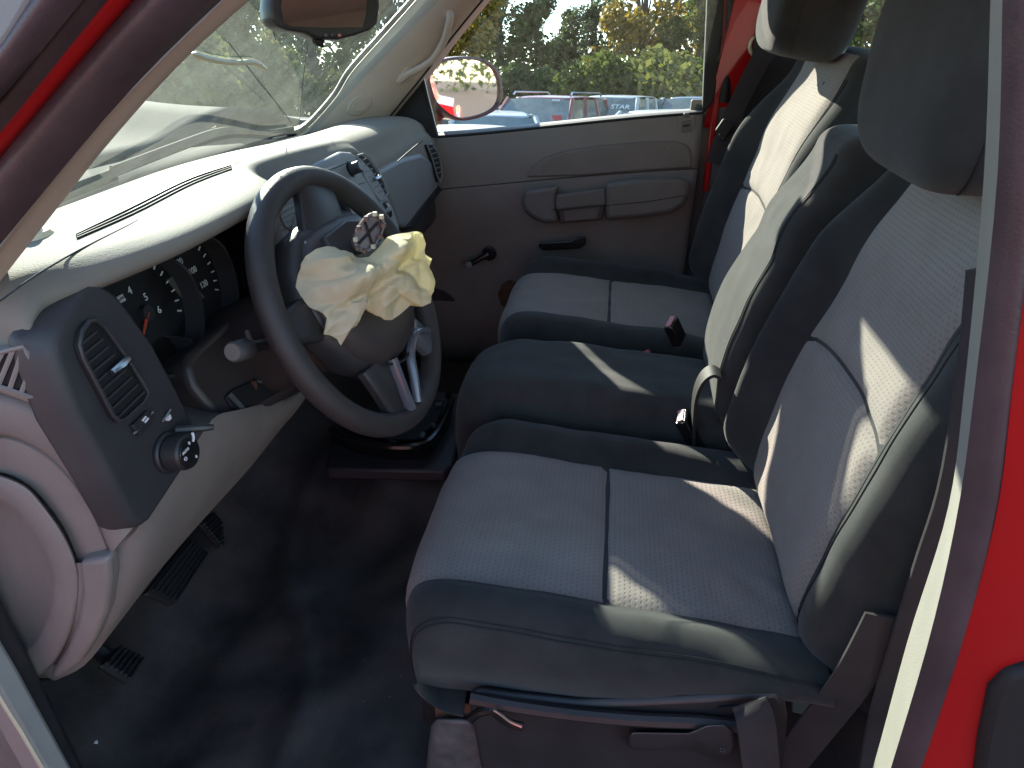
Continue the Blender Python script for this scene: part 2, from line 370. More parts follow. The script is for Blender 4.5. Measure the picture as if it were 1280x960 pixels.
MB().prism([pil(*p, -.004) for p in [(555, 14), (577, 16), (572, 28), (566, 40), (556, 40)]], V(-.62, -.75, .22).normalized() * .007).build('handle_mount', M['trim'], cab, bevel=.003)
ov = [(433, 138), (436, 129), (444, 121), (456, 119), (464, 123), (464, 131), (457, 140), (447, 145), (437, 144)]
cx_, cy_ = 449, 132
MB().prism([pil(*p, -.004) for p in ov], V(-.62, -.75, .22).normalized() * .009).build('trim_plug', M['trim'], cab, bevel=.0035, seg=3)
MB().prism([pil(cx_ + (p[0] - cx_) * .66, cy_ + (p[1] - cy_) * .66, .004) for p in ov], V(-.62, -.75, .22).normalized() * .0028).build('plug_face', M['trim'], cab, bevel=.002)
# seal along the windshield edge of that pillar
MB().tube([p + V(-.004, .006, .002) for p in wsr], .006, 6).build('windshield_seal', M['black'], cab)
MB().tube([p + V(.004, .0, .004) for p in win], .007, 6).build('window_seal', M['black'], cab)

# --- roof, rails, rear wall
def wz(y): return .735 + (.622 - y) * .905
rows = []
for j in range(13):
    x = -.70 + 1.40 * j / 12; cr = .035 * (1 - (x / .7) ** 2)
    rows.append([V(x, .135 - .05 * abs(x), 1.155 + cr * .5), V(x, .03, 1.185 + cr), V(x, -.4, 1.205 + cr), V(x, -.80, 1.185 + cr), V(x, -.84, 1.10 + cr * .5), V(x, -.88, 1.18 + cr), V(x, -.80, 1.25 + cr), V(x, .03, 1.25 + cr), V(x, .16 - .05 * abs(x), 1.19 + cr * .5)])
MB().loft(rows).build('roof', [M['headliner']], cab)
MB().tube(spline([V(-.735, .12, 1.09), V(-.70, .0, 1.15), V(-.70, -.4, 1.165), V(-.71, -.75, 1.13)], 14), .045, 10).build('driver_roof_rail', M['redshade'], cab)
MB().tube(spline([V(.72, .12, 1.075), V(.70, .02, 1.17), V(.70, -.38, 1.21), V(.70, -.75, 1.19)], 14), .032, 10).build('passenger_roof_rail', M['trim'], cab)
# rear wall below the rear window, and window
MB().box((0, -.885, .42), (1.5, .04, .70)).build('rear_wall', M['wall'], cab, bevel=.01)
MB().box((0, -.86, .765), (1.5, .05, .03)).build('rear_window_ledge', M['wall'], cab, bevel=.008)
MB().grid([[V(-.66, -.87, .77), V(.66, -.87, .77)], [V(-.64, -.85, 1.13), V(.64, -.85, 1.13)]]).build('rear_window', M['rearglass'], cab)
MB().box((-.70, -.80, .55), (.10, .16, 1.2)).build('driver_rear_pillar', M['trim'], cab, bevel=.02)
MB().box((.735, -.915, .55), (.09, .04, 1.2)).build('passenger_rear_pillar', M['wall'], cab, bevel=.01)
MB().box((.745, -.80, .36), (.09, .16, .78)).build('quarter_panel_trim', M['wall'], cab, bevel=.02)
MB().grid([[V(.76, -.765, .75), V(.76, -.895, .75)], [V(.735, -.765, 1.17), V(.735, -.895, 1.17)]]).build('quarter_window', M['rearglass'], cab)
MB().box((.748, -.655, .94), (.012, .21, .44)).build('dark_opening_sheet', M['black'], cab, bevel=.004)  # black sheet put in for the dark of the opening behind the pillar
# passenger rear door pillar: painted jamb, seals, trim
pstrip('passenger_window_channel', .775, [(884, -60), (884, 0), (881, 70), (878, 143)], [(905, -60), (905, 0), (900, 70), (892, 128)], .03, M['black'], nsub=8)
pstrip('passenger_jamb_edge', .785, [(904, -60), (903, 0), (899, 70), (889, 150), (878, 240)], [(914, -60), (912, 0), (907, 70), (897, 150), (886, 240)], .03, M['redshade'], nsub=8)
pstrip('passenger_jamb_seal', .78, [(910, -60), (909, 0), (905, 70), (899, 128)], [(922, -60), (920, 0), (917, 70), (912, 128)], .03, M['black'], nsub=8, bulge=.006)
MB().prism([at(*p, x=.80) for p in [(916, -40), (962, -40), (950, 20), (938, 70), (926, 128), (905, 128)]], V(.03, 0, 0)).build('passenger_painted_jamb', M['red'], cab, bevel=.004)
MB().prism([at(*p, x=.79) for p in [(938, -40), (985, -40), (985, 90), (950, 90), (930, 80), (934, 50)]], V(.02, 0, 0)).build('jamb_opening', M['black'], cab, bevel=.003)
MB().prism([at(*p, x=.79) for p in [(893, 130), (925, 122), (990, 130), (960, 300), (850, 420), (868, 300), (884, 215)]], V(.03, 0, 0)).build('lower_jamb_trim', M['wall'], cab, bevel=.005)
MB().box((.815, -.50, .55), (.02, .16, .5)).build('lower_jamb_panel', M['wall'], cab, bevel=.005)
# windshield: one real pane with two cracks
def wsp(x, y): return V(x, y - .10 * (x / .75) ** 2 + .0, wz(y))
rows = [[wsp(-.72 + 1.36 * j / 20, .67 - .56 * i / 12) for j in range(21)] for i in range(13)]
ws = MB().grid(rows).build('windshield', M['windshield'], cab)
WN = V(0, .905, 1).normalized()
def wpt(px, py, off=-.004):
    p = on(px, py, V(0, .622, .735), WN)
    for _ in range(6):
        y = p.y + .10 * (p.x / .75) ** 2
        p = on(px, py, V(0, y - .10 * (p.x / .75) ** 2, wz(y)), WN)
    return p + WN * off
for pts in ([(283, 50), (300, 72), (322, 100), (345, 128), (363, 152)], [(383, 52), (379, 80), (376, 110), (374, 138), (372, 160)], [(330, 0), (338, 30), (342, 47)]):
    MB().tube([wpt(*p) for p in pts], .0007, 5).build('crack', M['black'], ws)
MB().tube(spline([wpt(*p) for p in [(236, 64), (262, 72), (290, 76), (315, 76), (332, 86)]], 16), [.001] + [.0045] * 14 + [.0008], 6, sx=1).build('reflection_arc', M['chip'], ws)  # pale solid arc standing in for a reflection on the windshield
# cowl strip and hood ahead of the windshield
rows = []
for j in range(25):
    x = -.95 + 1.9 * j / 24; c = .10 * (x / .75) ** 2
    rows.append([V(x, .66 - c, .715 - .02 * abs(x)), V(x, .70 - c, .735 - .03 * abs(x)), V(x, .80 - c, .735 - .03 * abs(x)), V(x, .84 - c, .705), V(x, .95 - c, .69)])
MB().grid(rows).build('cowl_panel', M['cowl'], cab, solid=.01)
rows = []
for j in range(25):
    x = -.92 + 1.84 * j / 24; c = .12 * (x / .75) ** 2
    rr = []
    for i in range(16):
        y = .80 + 1.05 * i / 15
        z = .745 + .06 * math.exp(-((abs(x) - .55) / .16) ** 2) - .10 * ((y - .8) / 1.05) ** 2 - .04 * abs(x)
        z += .10 * math.exp(-((y - 1.25) / .22) ** 2) * (.6 + .4 * math.sin(5 * x + 1))     # buckled by the crash
        rr.append(V(x, y - c, z))
    rows.append(rr)
MB().grid(rows).build('hood', M['hood'], cab, solid=.012)
# outer body: passenger side skin and bed, driver side sill, front fenders
MB().loft([[V(.86, -.52, -.35), V(.93, -.52, 0), V(.95, -.52, .4), V(.93, -.52, .72), V(.86, -.52, .74)], [V(.86, -.9, -.35), V(.93, -.9, 0), V(.95, -.9, .4), V(.93, -.9, .74), V(.86, -.9, .76)]]).build('passenger_body_side', M['red'], cab)
MB().loft([[V(.80, -.46, .73), V(.87, -.46, .735), V(.76, -.50, 1.14), V(.72, -.50, 1.14)], [V(.80, -.765, .75), V(.87, -.765, .755), V(.76, -.765, 1.16), V(.72, -.765, 1.16)]]).build('passenger_cab_corner', M['red'], cab)
for sx in (1, -1):
    MB().loft([[V(sx * .80, y, -.35), V(sx * .95, y, -.1), V(sx * .97, y, .35), V(sx * .94, y, .62), V(sx * .90, y, .63), V(sx * .80, y, .4)] for y in (-1.0, -3.1)]).build('bed_side', M['red'], cab, bevel=.02)
    MB().loft([[V(sx * .80, y, -.3), V(sx * .96, y, -.1), V(sx * .97, y, .4), V(sx * .92, y, .66 - .1 * (y - .6)), V(sx * .80, y, .72 - .1 * (y - .6))] for y in (.50, 1.0, 1.5, 1.95)]).build('front_fender', M['red'], cab, bevel=.01)
    MB().box((sx * .83, .0, -.12), (.14, 1.6, .2)).build('rocker_panel', M['redshade'], cab, bevel=.02)
MB().box((0, .86, .25), (1.6, .03, .95)).build('firewall', M['black'], cab)
MB().box((0, .05, -.14), (1.6, 1.75, .1)).build('underbody', M['black'], cab)
for sx in (-1, 1):
    MB().box((sx * .80, .62, .30), (.06, .42, .85)).build('kick_panel', M['dark'], cab, bevel=.01)

# wiper blades lying on the cowl
for pts, r in ([(-40, 325), (30, 278), (75, 258), (110, 243), (152, 226)], .009), ([(150, 222), (230, 190), (280, 172), (312, 170), (345, 172), (372, 167)], .007):
    o = thing('wiper', 'black wiper blade along the foot of the windshield, ' + ('nearer the driver pillar' if pts[0][0] < 0 else 'running to the passenger pillar'), 'wiper blade', wpt(*pts[2], .02))
    P = spline([wpt(*p, .016) for p in pts], 20)
    MB().tube(P, r, 6, sx=.7).build('wiper_arm', M['cowl'], o)
    MB().tube([p - WN * .010 + V(0, .004, 0) for p in P], .004, 6).build('wiper_rubber', M['cowl'], o)

# ================================================================== DASHBOARD
dash = thing('dashboard', 'tan and charcoal dashboard under the windshield, with gauges, vents and sunlit top', 'dashboard', (0, .4, .3))
def en0(px, py): return at(px, py, x=-.782)
# top pad: stations across the cab
def wbase(x):
    y = .645 - .10 * (x / .75) ** 2
    return y, wz(.645) - .012
stn = [-.766, -.765, -.762, -.757, -.75, -.742, -.732, -.70, -.6, -.5, -.4, -.34, -.30, -.26, -.2, -.12, -.05, .03, .10, .15, .2, .28, .4, .55, .66, .73, .765]
rows = []
for x in stn:
    y, z = wbase(x)
    br = sm(-.26, -.36, x)           # cluster brow
    ps = sm(.12, .22, x)                                 # passenger side
    en = sm(.66, .78, x); te = max(0, min(1, (-.732 - x) / .034)); dl = .034 * (1 - math.sqrt(max(0, 1 - te * te)))
    ztop = lerp(.812, .765, sm(-.3, .5, x)) - .035 * en - dl
    br2 = br * sm(-.725, -.66, x)
    yl = lerp(lerp(lerp(.285, .262, br), .213, br2), .285, ps)            # front lip
    zl = lerp(lerp(lerp(.775, .795, br), .803, br2), .715, ps) - .03 * en - dl
    r = [V(x, y, z), V(x, y - .06, lerp(z, ztop, .5)), V(x, .44 + .02 * ps, ztop - .004), V(x, .39, ztop), V(x, .35, ztop + .002), V(x, lerp(lerp(.31, .29, br), .255, br2), ztop + .002 - .008 * ps), V(x, yl + .022, lerp(ztop - .004, zl + .012, .35 + .4 * ps)), V(x, yl + .004, zl + .004), V(x, yl, zl - .008)]
    if ps > .5:
        r += [V(x, yl - .006, zl - .05), V(x, yl - .012, .62), V(x, yl - .008, .56), V(x, yl + .03, .505), V(x, yl + .2, .48)]
    else:
        r += [V(x, yl + .012, zl - .018), V(x, yl + .03, zl - .02), V(x, lerp(.31, .30, br), zl - .022), V(x, .36, zl - .024), V(x, .42, zl - .03)]
    rows.append(r)
rows.insert(0, [lerp(p, V(-.766, p.y, min(p.z, .755)), .85) for p in rows[0]])
MB().grid(rows).build('top_pad', M['dash'], dash, sub=2)
MB().tube([V(x, wbase(x)[0] - .004, wbase(x)[1] + .012) for x in [-.74 + .07 * k for k in range(20)]], .011, 8).build('windshield_gasket', M['black'], dash)
# defroster grille slot with slats
def dz(px, py, z=.797): return at(px, py, z=z)
slot = [(82, 296), (100, 285), (165, 252), (235, 217), (285, 203), (299, 205), (285, 213), (240, 232), (170, 268), (105, 297), (88, 299)]
dg = MB().prism([dz(*p, .8105) for p in slot], V(0, 0, .0035)).build('defroster_grille', M['dash_low'], dash, bevel=.001)
for k in range(3):
    t = (k + .8) / 3.4
    a = [(95, 291), (165, 256), (235, 222), (288, 205)]; b = [(97, 299), (172, 267), (240, 232), (290, 212)]
    MB().tube(spline([dz(lerp(p[0], q[0], t), lerp(p[1], q[1], t), .8148) for p, q in zip(a, b)], 14), .0012, 6).build('slat', M['black'], dg)
# seams on the pad
def seam(pts, z=.797, r=.0012):
    MB().tube(spline([dz(*p, z) for p in pts], 16), r, 5).build('seam', M['dark'], dash)
seam([(-20, 390), (0, 376), (45, 344), (100, 312), (160, 282), (172, 275)], .8135, .0009)
# passenger airbag door seams
gl_p0 = V(.4, .275, .66); gl_n = V(0, -1, .05).normalized()
# centre stack panel
sp0 = V(0, .283, .765); sn = V(-.05, -.93, .36).normalized()
def st(px, py, off=0): return on(px, py, sp0, sn) + sn * off
so = [(340, 232), (372, 212), (400, 200), (425, 189), (437, 190), (448, 197), (462, 212), (476, 235), (488, 258), (497, 282), (500, 305), (490, 340), (430, 380), (385, 370), (350, 320), (338, 270)]
MB().prism([st(*p, -.05) for p in so], sn * .056).build('centre_stack', M['dash_grey'], dash, bevel=.010, seg=3)
so2 = [(378, 222), (428, 203), (440, 207), (462, 240), (480, 275), (484, 300), (440, 340), (395, 330), (372, 280)]
cs = MB().prism([st(*p, .002) for p in so2], sn * .006).build('stack_face', M['dash_grey'], dash, bevel=.002)
def vent(outline, slats, fn, parent, m, nm='vent', knob=None, depth=.012, r=.0016, frame_m=None, sm_=None):
    v = MB().prism([fn(*p, -.012) for p in outline], (fn(*outline[0], 1) - fn(*outline[0], 0)) * depth * 1.35).build(nm, M['black'], parent, bevel=.002)
    fr = [fn(*p, .007) for p in outline]
    MB().tube(fr, .0022, 6, closed=True).build('frame', frame_m or m, v)
    for a, b in slats:
        MB().tube([fn(*a, .0065), fn(*b, .0065)], r, 6, sx=.6).build('slat', sm_ or m, v)
    if knob:
        a, b = knob
        MB().tube([fn(*a, .012), fn(*lerp(Vector(a), Vector(b), .5), .014), fn(*b, .012)], [.003, .0045, .0035], 8).build('vent_knob', M['silver'], v)
    return v
vo = [(443, 196), (450, 194), (458, 199), (468, 213), (477, 230), (481, 243), (476, 250), (471, 252), (464, 243), (454, 226), (446, 209)]
vent(vo, [((446 + 3.9 * k, 204 + 6.3 * k), (455 + 3.8 * k, 199 + 6.4 * k)) for k in range(7)], st, dash, M['dash_grey'], knob=((463, 227), (469, 222)), r=.0014)
vo = [(344, 258), (357, 246), (368, 240), (371, 246), (366, 268), (361, 290), (352, 285), (346, 272)]
vent(vo, [((345 + .6 * k, 262 + 7 * k), (369 - 1.0 * k, 249 + 8 * k)) for k in range(5)], st, dash, M['dash_grey'], r=.0013)
kn = MB().disc(st(434, 214), sn, .017, .008).build('stack_knob', M['black'], dash, bevel=.002)
MB().disc(st(434, 214, .008), sn, .011, .022).build('knob_grip', M['dark'], kn, bevel=.002)
MB().disc(st(434, 214, .030), sn, .008, .001).build('knob_face', M['dash_grey'], kn)
kn = MB().disc(st(428, 268), sn, .034, .010).build('climate_dial', M['black'], dash, bevel=.003)
MB().disc(st(428, 268, .010), sn, .026, .018).build('dial_grip', M['gloss'], kn, bevel=.003)
MB().disc(st(428, 268, .028), sn, .020, .0015).build('dial_face', M['dash_grey'], kn)
MB().tube([st(422, 262, .031), st(432, 270, .031)], .002, 6).build('dial_mark', M['white'], kn)
for p in [(418, 290), (424, 294)]:
    MB().box(st(*p, .01), (.014, .008, .018)).build('stack_button', M['dark'], dash, bevel=.002)
MB().box(st(479, 258, .006), (.020, .004, .016)).build('switch_plate', M['dark'], dash, bevel=.001)
MB().tube([st(478, 256, .010), st(481, 260, .010)], .0015, 5).build('switch_mark', M['white'], dash)
MB().box(st(484, 270, .006), (.022, .004, .018)).build('switch_plate', M['gloss'], dash, bevel=.001)
for a, b in [((402, 217), (430, 205)), ((444, 232), (452, 230))]:
    MB().tube([st(*a, .0085), st(*b, .0085)], .0007, 5).build('panel_seam', M['black'], dash)
# glovebox door and slots on the passenger side
def gl(px, py, off=0): return on(px, py, V(.45, .276, .64), gl_n) + gl_n * off
go = [(497, 283), (489, 258), (478, 232), (470, 215), (500, 198), (525, 192), (541, 203), (547, 222), (546, 236), (528, 258), (507, 285)]
MB().prism([gl(*p, -.03) for p in go], gl_n * .034).build('glovebox_door', M['dash_grey'], dash, bevel=.010, seg=3)
MB().prism([gl(*p, .002) for p in [(546, 233), (549, 238), (530, 262), (513, 286), (506, 284), (525, 258)]], gl_n * .006).build('glovebox_handle_slot', M['black'], dash, bevel=.001)
vo = [(531, 181), (537, 180), (543, 188), (548, 202), (550, 220), (547, 228), (543, 218), (538, 200)]
def gv(px, py, off=0): return on(px, py, V(.70, .268, .64), V(-.12, -1, .1).normalized()) + V(-.12, -1, .1).normalized() * off
vent(vo, [((533 + 2.0 * k, 187 + 6 * k), (541 + 1.6 * k, 185 + 6 * k)) for k in range(6)], gv, dash, M['dash_grey'], r=.0016)
MB().tube(spline([dz(*p, z) for p, z in [((497, 202), .745), ((507, 193), .752), ((520, 182), .757), ((528, 176), .76)]], 8), .0015, 5).build('seam', M['black'], dash)

# --- left bezel with vent, knob and side face
bn = V(0, -1, .10).normalized(); bp0 = V(-.70, .238, .68)
def bz(px, py, off=0): return on(px, py, bp0, bn) + bn * off
bo = [(112, 354), (122, 353), (148, 371), (190, 428), (222, 488), (247, 540), (246, 552), (228, 588), (187, 650), (176, 658), (168, 652), (140, 592), (98, 512), (74, 448), (72, 425), (80, 402)]
bside = [(112, 354), (122, 353), (148, 371), (190, 428), (222, 488), (247, 540), (246, 552), (228, 588), (187, 652), (172, 664), (160, 660), (128, 600), (84, 525), (57, 452), (50, 424), (60, 400)]
bez = MB().loft([[bz(*p, .0) for p in bo], [bz(*p, -.006) + (bz(*q) - bz(*p)) * .45 for p, q in zip(bo, bside)], [bz(*q, -.022) for q in bside], [bz(*q, -.034) for q in bside]]).build('gauge_bezel_wing', M['darkpanel'], dash, bevel=.004, angle=60)
vo = [(104, 402), (112, 401), (122, 408), (150, 446), (172, 480), (178, 492), (172, 504), (150, 524), (142, 527), (134, 520), (112, 478), (96, 448), (91, 432), (94, 414)]
sl = []
for k in range(9):
    t = k / 8; sl.append(((lerp(92, 140, t) - 2 * math.sin(3.1 * t), lerp(432, 522, t)), (lerp(113, 173, t), lerp(413, 488, t) + 2)))
vent(vo, sl, bz, dash, M['darkpanel'], knob=((126, 466), (146, 449)), r=.0013)
kb = MB().disc(bz(208, 566), bn, .0225, .006).build('headlamp_knob', M['dark'], dash, bevel=.002)
MB().disc(bz(206, 566, .006), bn, .0185, .022).build('knob_grip', M['dark'], kb, bevel=.003)
kf = MB().disc(bz(206, 566, .028), bn, .0165, .002).build('knob_face', M['gloss'], kb, bevel=.0006)
kc = bz(206, 566, .0305); bx = V(1, 0, 0); bu = bn.cross(bx) * -1
bu = V(0, .1, 1).normalized()
def kpt(a, b): return kc + bx * a + bu * b
text('O', .006, kpt(-.010, -.001), bx, bu, M['white'], kb)
text('AUTO', .0042, kpt(-.006, .006), bx, bu, M['white'], kb)
text('0', .0052, kpt(.003, .010), bx, bu, M['white'], kb)
text('0', .0052, kpt(.006, -.009), bx, bu, M['white'], kb)
MB().tube(spline([kpt(.009, .008), kpt(.012, .012), kpt(.013, .017)], 6), .0014, 5).build('knob_pointer', M['white'], kb)
sw = MB().prism([bz(*p, 0) for p in [(160, 532), (180, 513), (190, 522), (170, 546)]], bn * .005).build('dimmer_switch', M['dark'], dash, bevel=.001)
for a, b in [((172, 526), (176, 521)), ((175, 528), (179, 523))]:
    MB().tube([bz(*a, .0055), bz(*b, .0055)], .0013, 5).build('switch_mark', M['white'], sw)
for a, b in [((163, 542), (170, 536)), ((181, 521), (187, 515)), ((199, 527), (209, 512))]:
    MB().tube([bz(*a, .004), bz(*b, .004)], .0011, 5).build('switch_edge', M['dash_grey'], sw)
MB().box(bz(207, 522, .003), (.005, .004, .005)).build('switch_mark', M['white'], sw)
tr = MB().tube([bz(214, 537, .006), bz(222, 535, .030), bz(229, 534, .036)], [.0045, .0045, .0035], 8).build('trip_stem', M['dark'], dash)
MB().disc(bz(230, 534, .030), V(1, -.3, .1), .0036, .004, 12).build('stem_tip', M['silver'], tr)

# --- instrument cluster, set back under the brow
cn = V(0, -1, .18).normalized(); cp0 = V(-.45, .355, .67)
def cl(px, py, off=0): return on(px, py, cp0, cn) + cn * off
MB().prism([V(-.735, .25, .778), V(-.31, .25, .778), V(-.24, .25, .70), V(-.26, .25, .56), V(-.60, .25, .53), V(-.735, .25, .60)], V(0, .15, 0))
cav = MB().prism([V(-.735, .40, .79), V(-.24, .40, .79), V(-.22, .40, .58), V(-.60, .40, .50), V(-.735, .40, .58)], V(0, .03, 0)).build('cluster_back', M['brown'], dash)
face = MB().prism([cl(*p, -.004) for p in [(118, 385), (150, 368), (235, 305), (300, 290), (318, 330), (312, 372), (292, 392), (262, 400), (240, 428), (215, 440), (190, 438), (150, 420)]], cn * .003).build('cluster_face', M['gloss'], dash)
cxv = V(1, 0, 0); cuv = cn.cross(cxv); cuv = cuv if cuv.z > 0 else -cuv
def gauge(hub, edge, rr, labels, needle, name):
    c0 = cl(*hub); g = MB().disc(c0, cn, rr, .004, 40).build(name, M['black'], dash)
    ring = [c0 + rr * (math.cos(a) * cxv + math.sin(a) * cuv) for a in [2 * math.pi * k / 40 for k in range(40)]]
    # hood wall on the lower right, open toward the left like the real one
    arc = [c0 + rr * (math.cos(a) * cxv + math.sin(a) * cuv) for a in [R(-150 + 210 * k / 30) for k in range(31)]]
    hh = [.030 * sm(0, 5, k) * sm(30, 24, k) for k in range(31)]
    MB().grid([[p - cn * .002 for p in arc], [p + (p - c0) * .03 + cn * h_ for p, h_ in zip(arc, hh)], [p + (p - c0) * .09 + cn * h_ for p, h_ in zip(arc, hh)], [p + (p - c0) * .09 - cn * .004 for p in arc]]).build('gauge_ring', M['dark'], g)
    for s_, px, py, sz in labels:
        text(s_, sz, cl(px, py, .005), cxv, cuv, M['white'], g)
    return g, c0
g1, c1 = gauge((176, 392), None, .078, [('4', 158, 364, .0135), ('5', 178, 372, .0135), ('6', 195, 388, .0135), ('RPM', 146, 372, .006), ('x1000', 148, 377, .0055)], None, 'tachometer')
for a in range(-20, 130, 12):
    t = R(a); p = c1 + cn * .005; d = math.cos(t) * cxv + math.sin(t) * cuv
    MB().tube([p + d * .064, p + d * (.071 if a % 24 else .073)], .0012, 4).build('tick', M['white'], g1)
MB().disc(c1 + cn * .004, cn, .010, .008, 20).build('needle_hub', M['dark'], g1)
MB().tube([c1 + cn * .010, c1 + cn * .010 + (-cxv * .75 - cuv * .66) * .045], [.0025, .001], 6).build('needle', M['needle'], g1)
g2, c2 = gauge((228, 358), None, .080, [('60', 205, 330, .0125), ('80', 221, 328, .0125), ('100', 237, 339, .0125), ('120', 251, 356, .0125), ('MPH', 213, 341, .006)], None, 'speedometer')
for a in range(-25, 140, 11):
    t = R(a); p = c2 + cn * .005; d = math.cos(t) * cxv + math.sin(t) * cuv
    MB().tube([p + d * .066, p + d * .073], .0012, 4).build('tick', M['white'], g2)
lc = MB().prism([cl(*p, .004) for p in [(204, 350), (222, 340), (252, 372), (240, 380), (226, 376)]], cn * .002).build('odometer_screen', M['lcd'], g2)
text('2', .016, cl(231, 353, .008), cxv, cuv, M['dark'], g2)
g3, c3 = gauge((203, 446), None, .026, [], None, 'fuel_gauge')
g4, c4 = gauge((313, 345), None, .028, [], None, 'temperature_gauge')

# --- end of the dashboard seen through the door opening
def en(px, py, x=-.765): return at(px, py, x=x)
MB().prism([en(*p, -.742) for p in [(-90, 470), (0, 430), (40, 425), (70, 470), (110, 560), (155, 652), (150, 690), (130, 750), (95, 825), (60, 850), (-90, 850)]], V(.02, 0, 0)).build('end_panel', M['dash_low'], dash, bevel=.006)
def band(A, B, xo, dep, name, m, bulge=.006, n=26):
    A = arclen([en(*p, xo) for p in A], n); B = arclen([en(*p, xo) for p in B], n); rows = []
    for a_, b_ in zip(A, B):
        r = [a_ + V(dep, 0, 0), a_ + V(.003, 0, 0)]
        for k in range(7):
            t = .04 + .92 * k / 6; r.append(lerp(a_, b_, t) - V(bulge * math.sin(math.pi * t) ** .5, 0, 0))
        rows.append(r + [b_ + V(.003, 0, 0), b_ + V(dep, 0, 0)])
    return MB().loft(rows).build(name, m, dash, angle=50)
band([(-70, 500), (0, 493), (48, 510), (90, 540), (130, 596), (166, 660)], [(-70, 545), (0, 544), (42, 557), (82, 588), (116, 636), (140, 692)], -.757, .03, 'outer_end_trim', M['dash_low'], .008)
band([(-70, 546), (0, 545), (41, 558), (81, 589), (115, 637), (139, 693)], [(-70, 588), (0, 591), (34, 606), (62, 634), (84, 668), (98, 704)], -.754, .03, 'inner_end_trim', M['dash_low'], .003)
fo = [(-100, 600), (-50, 588), (-10, 591), (30, 606), (55, 632), (80, 668), (96, 705), (99, 735), (94, 775), (80, 810), (60, 836), (30, 848), (-100, 850)]
fo = [(q.x, q.y) for q in spline([V(p[0], p[1], 0) for p in fo], 44)]
def fsc(k, xo): return [en(lerp(-45, p[0], k), lerp(722, p[1], k), xo) for p in fo]
MB().loft([fsc(1, -.735), fsc(1, -.762), fsc(.985, -.767), fsc(.95, -.769), fsc(.80, -.7685), fsc(.765, -.766), fsc(.74, -.762), fsc(.5, -.761)]).build('fuse_cover', M['dash_low'], dash, angle=70)
# corner vent facing the side window
cvn = V(-.90, -.40, .10).normalized(); cvp = en(30, 465, -.772)
def cv(px, py, off=0): return on(px, py, cvp, cvn) + cvn * off
MB().prism([cv(*p, -.02) for p in [(-80, 452), (0, 436), (46, 424), (58, 446), (72, 490), (92, 538), (48, 508), (0, 491), (-80, 498)]], cvn * .022).build('corner_panel', M['dash_low'], dash, bevel=.003)
vo = [(-60, 452), (0, 438), (33, 430), (38, 437), (50, 481), (49, 491), (40, 492), (0, 478), (-60, 474)]
vent(vo, [((-30 + 15 * k, 475 + 3.2 * k), (-6 + 13 * k, 439 - 2.6 * k)) for k in range(4)] + [((30, 487), (43, 456))], cv, dash, M['dash_low'], nm='corner_vent', r=.0022)
# --- knee panel sweeping under the column
up = [at(388, 480, y=.255), at(376, 489, y=.255), at(350, 500, y=.25), at(300, 512, y=.245), at(268, 522, y=.245), at(240, 562, y=.245), at(205, 612, y=.245), at(172, 660, y=.25), at(138, 697, x=-.752), at(112, 702, x=-.762), at(97, 704, x=-.765)]
lo = [at(388, 492, y=.265), at(378, 502, y=.275), at(352, 535, y=.285), at(318, 578, y=.295), at(288, 612, y=.30), at(258, 645, y=.305), at(222, 686, y=.31), at(182, 735, y=.315), at(140, 790, x=-.735), at(105, 832, x=-.745), at(68, 851, x=-.752)]
up = spline(up, 40); lo = spline(lo, 40); rows = []
for i, (a, b) in enumerate(zip(up, lo)):
    t_ = i / 39; n_ = V(-.25, -.85, .25).normalized(); r = []
    for k in range(10):
        t = k / 9; r.append(lerp(a, b, t) + n_ * (.020 * math.sin(math.pi * min(1, t * 1.05)) ** .8) * sm(0, .2, t_))
    r += [b + V(.01, .05, .01), b + V(.01, .14, .02), a + V(.02, .10, .0), a + V(.0, .02, -.005)]
    rows.append(r)
MB().loft(rows).build('knee_panel', M['dash_low'], dash, angle=60)
MB().prism([en(*p, -.772) for p in [(97, 704), (134, 698), (137, 725), (132, 765), (118, 800), (100, 829), (72, 850), (60, 845), (82, 812), (96, 775), (101, 737)]], V(.02, 0, 0)).build('knee_panel_end', M['dash_low'], dash, bevel=.006, seg=3)
MB().prism([en(*p, -.74) for p in [(5, 838), (60, 836), (70, 852), (10, 853)]], V(.03, 0, 0)).build('lower_clip', M['dark'], dash, bevel=.003)
# dark trim around the column
tp0 = V(-.45, .27, .58); tn = V(-.1, -.92, .38).normalized()
def tpn(px, py, off=0): return on(px, py, tp0, tn) + tn * off
MB().prism([tpn(*p, -.06) for p in [(322, 372), (300, 388), (262, 420), (238, 442), (232, 458), (240, 484), (268, 518), (290, 524), (315, 520), (345, 506), (385, 484), (430, 420), (400, 360)]], tn * .06).build('column_trim', M['brown'], dash, bevel=.010, seg=3)
sw = MB().prism([tpn(*p, .001) for p in [(278, 497), (290, 486), (330, 470), (352, 476), (348, 490), (320, 505), (300, 514), (288, 512)]], tn * .004).build('column_hole', M['black'], dash, bevel=.002)
MB().prism([tpn(*p, .006) for p in [(280, 496), (284, 492), (302, 512), (298, 515)]], tn * .002).build('broken_edge', M['oil'], sw)
for k, p in enumerate([(322, 476), (330, 472), (336, 476), (314, 482), (342, 470)]):
    MB().box(tpn(*p, .006), (.012, .006, .004), Matrix.Rotation(.5 * k, 3, 'Y')).build('loose_wire', M['wood'] if k % 2 else M['oil'], sw)
# lower dash structure to keep light out
MB().box((0.0, .50, .55), (1.44, .16, .34)).build('dash_core', M['black'], dash)
MB().box((.42, .42, .50), (.62, .28, .08)).build('glovebox_bin', M['dark'], dash, bevel=.02)

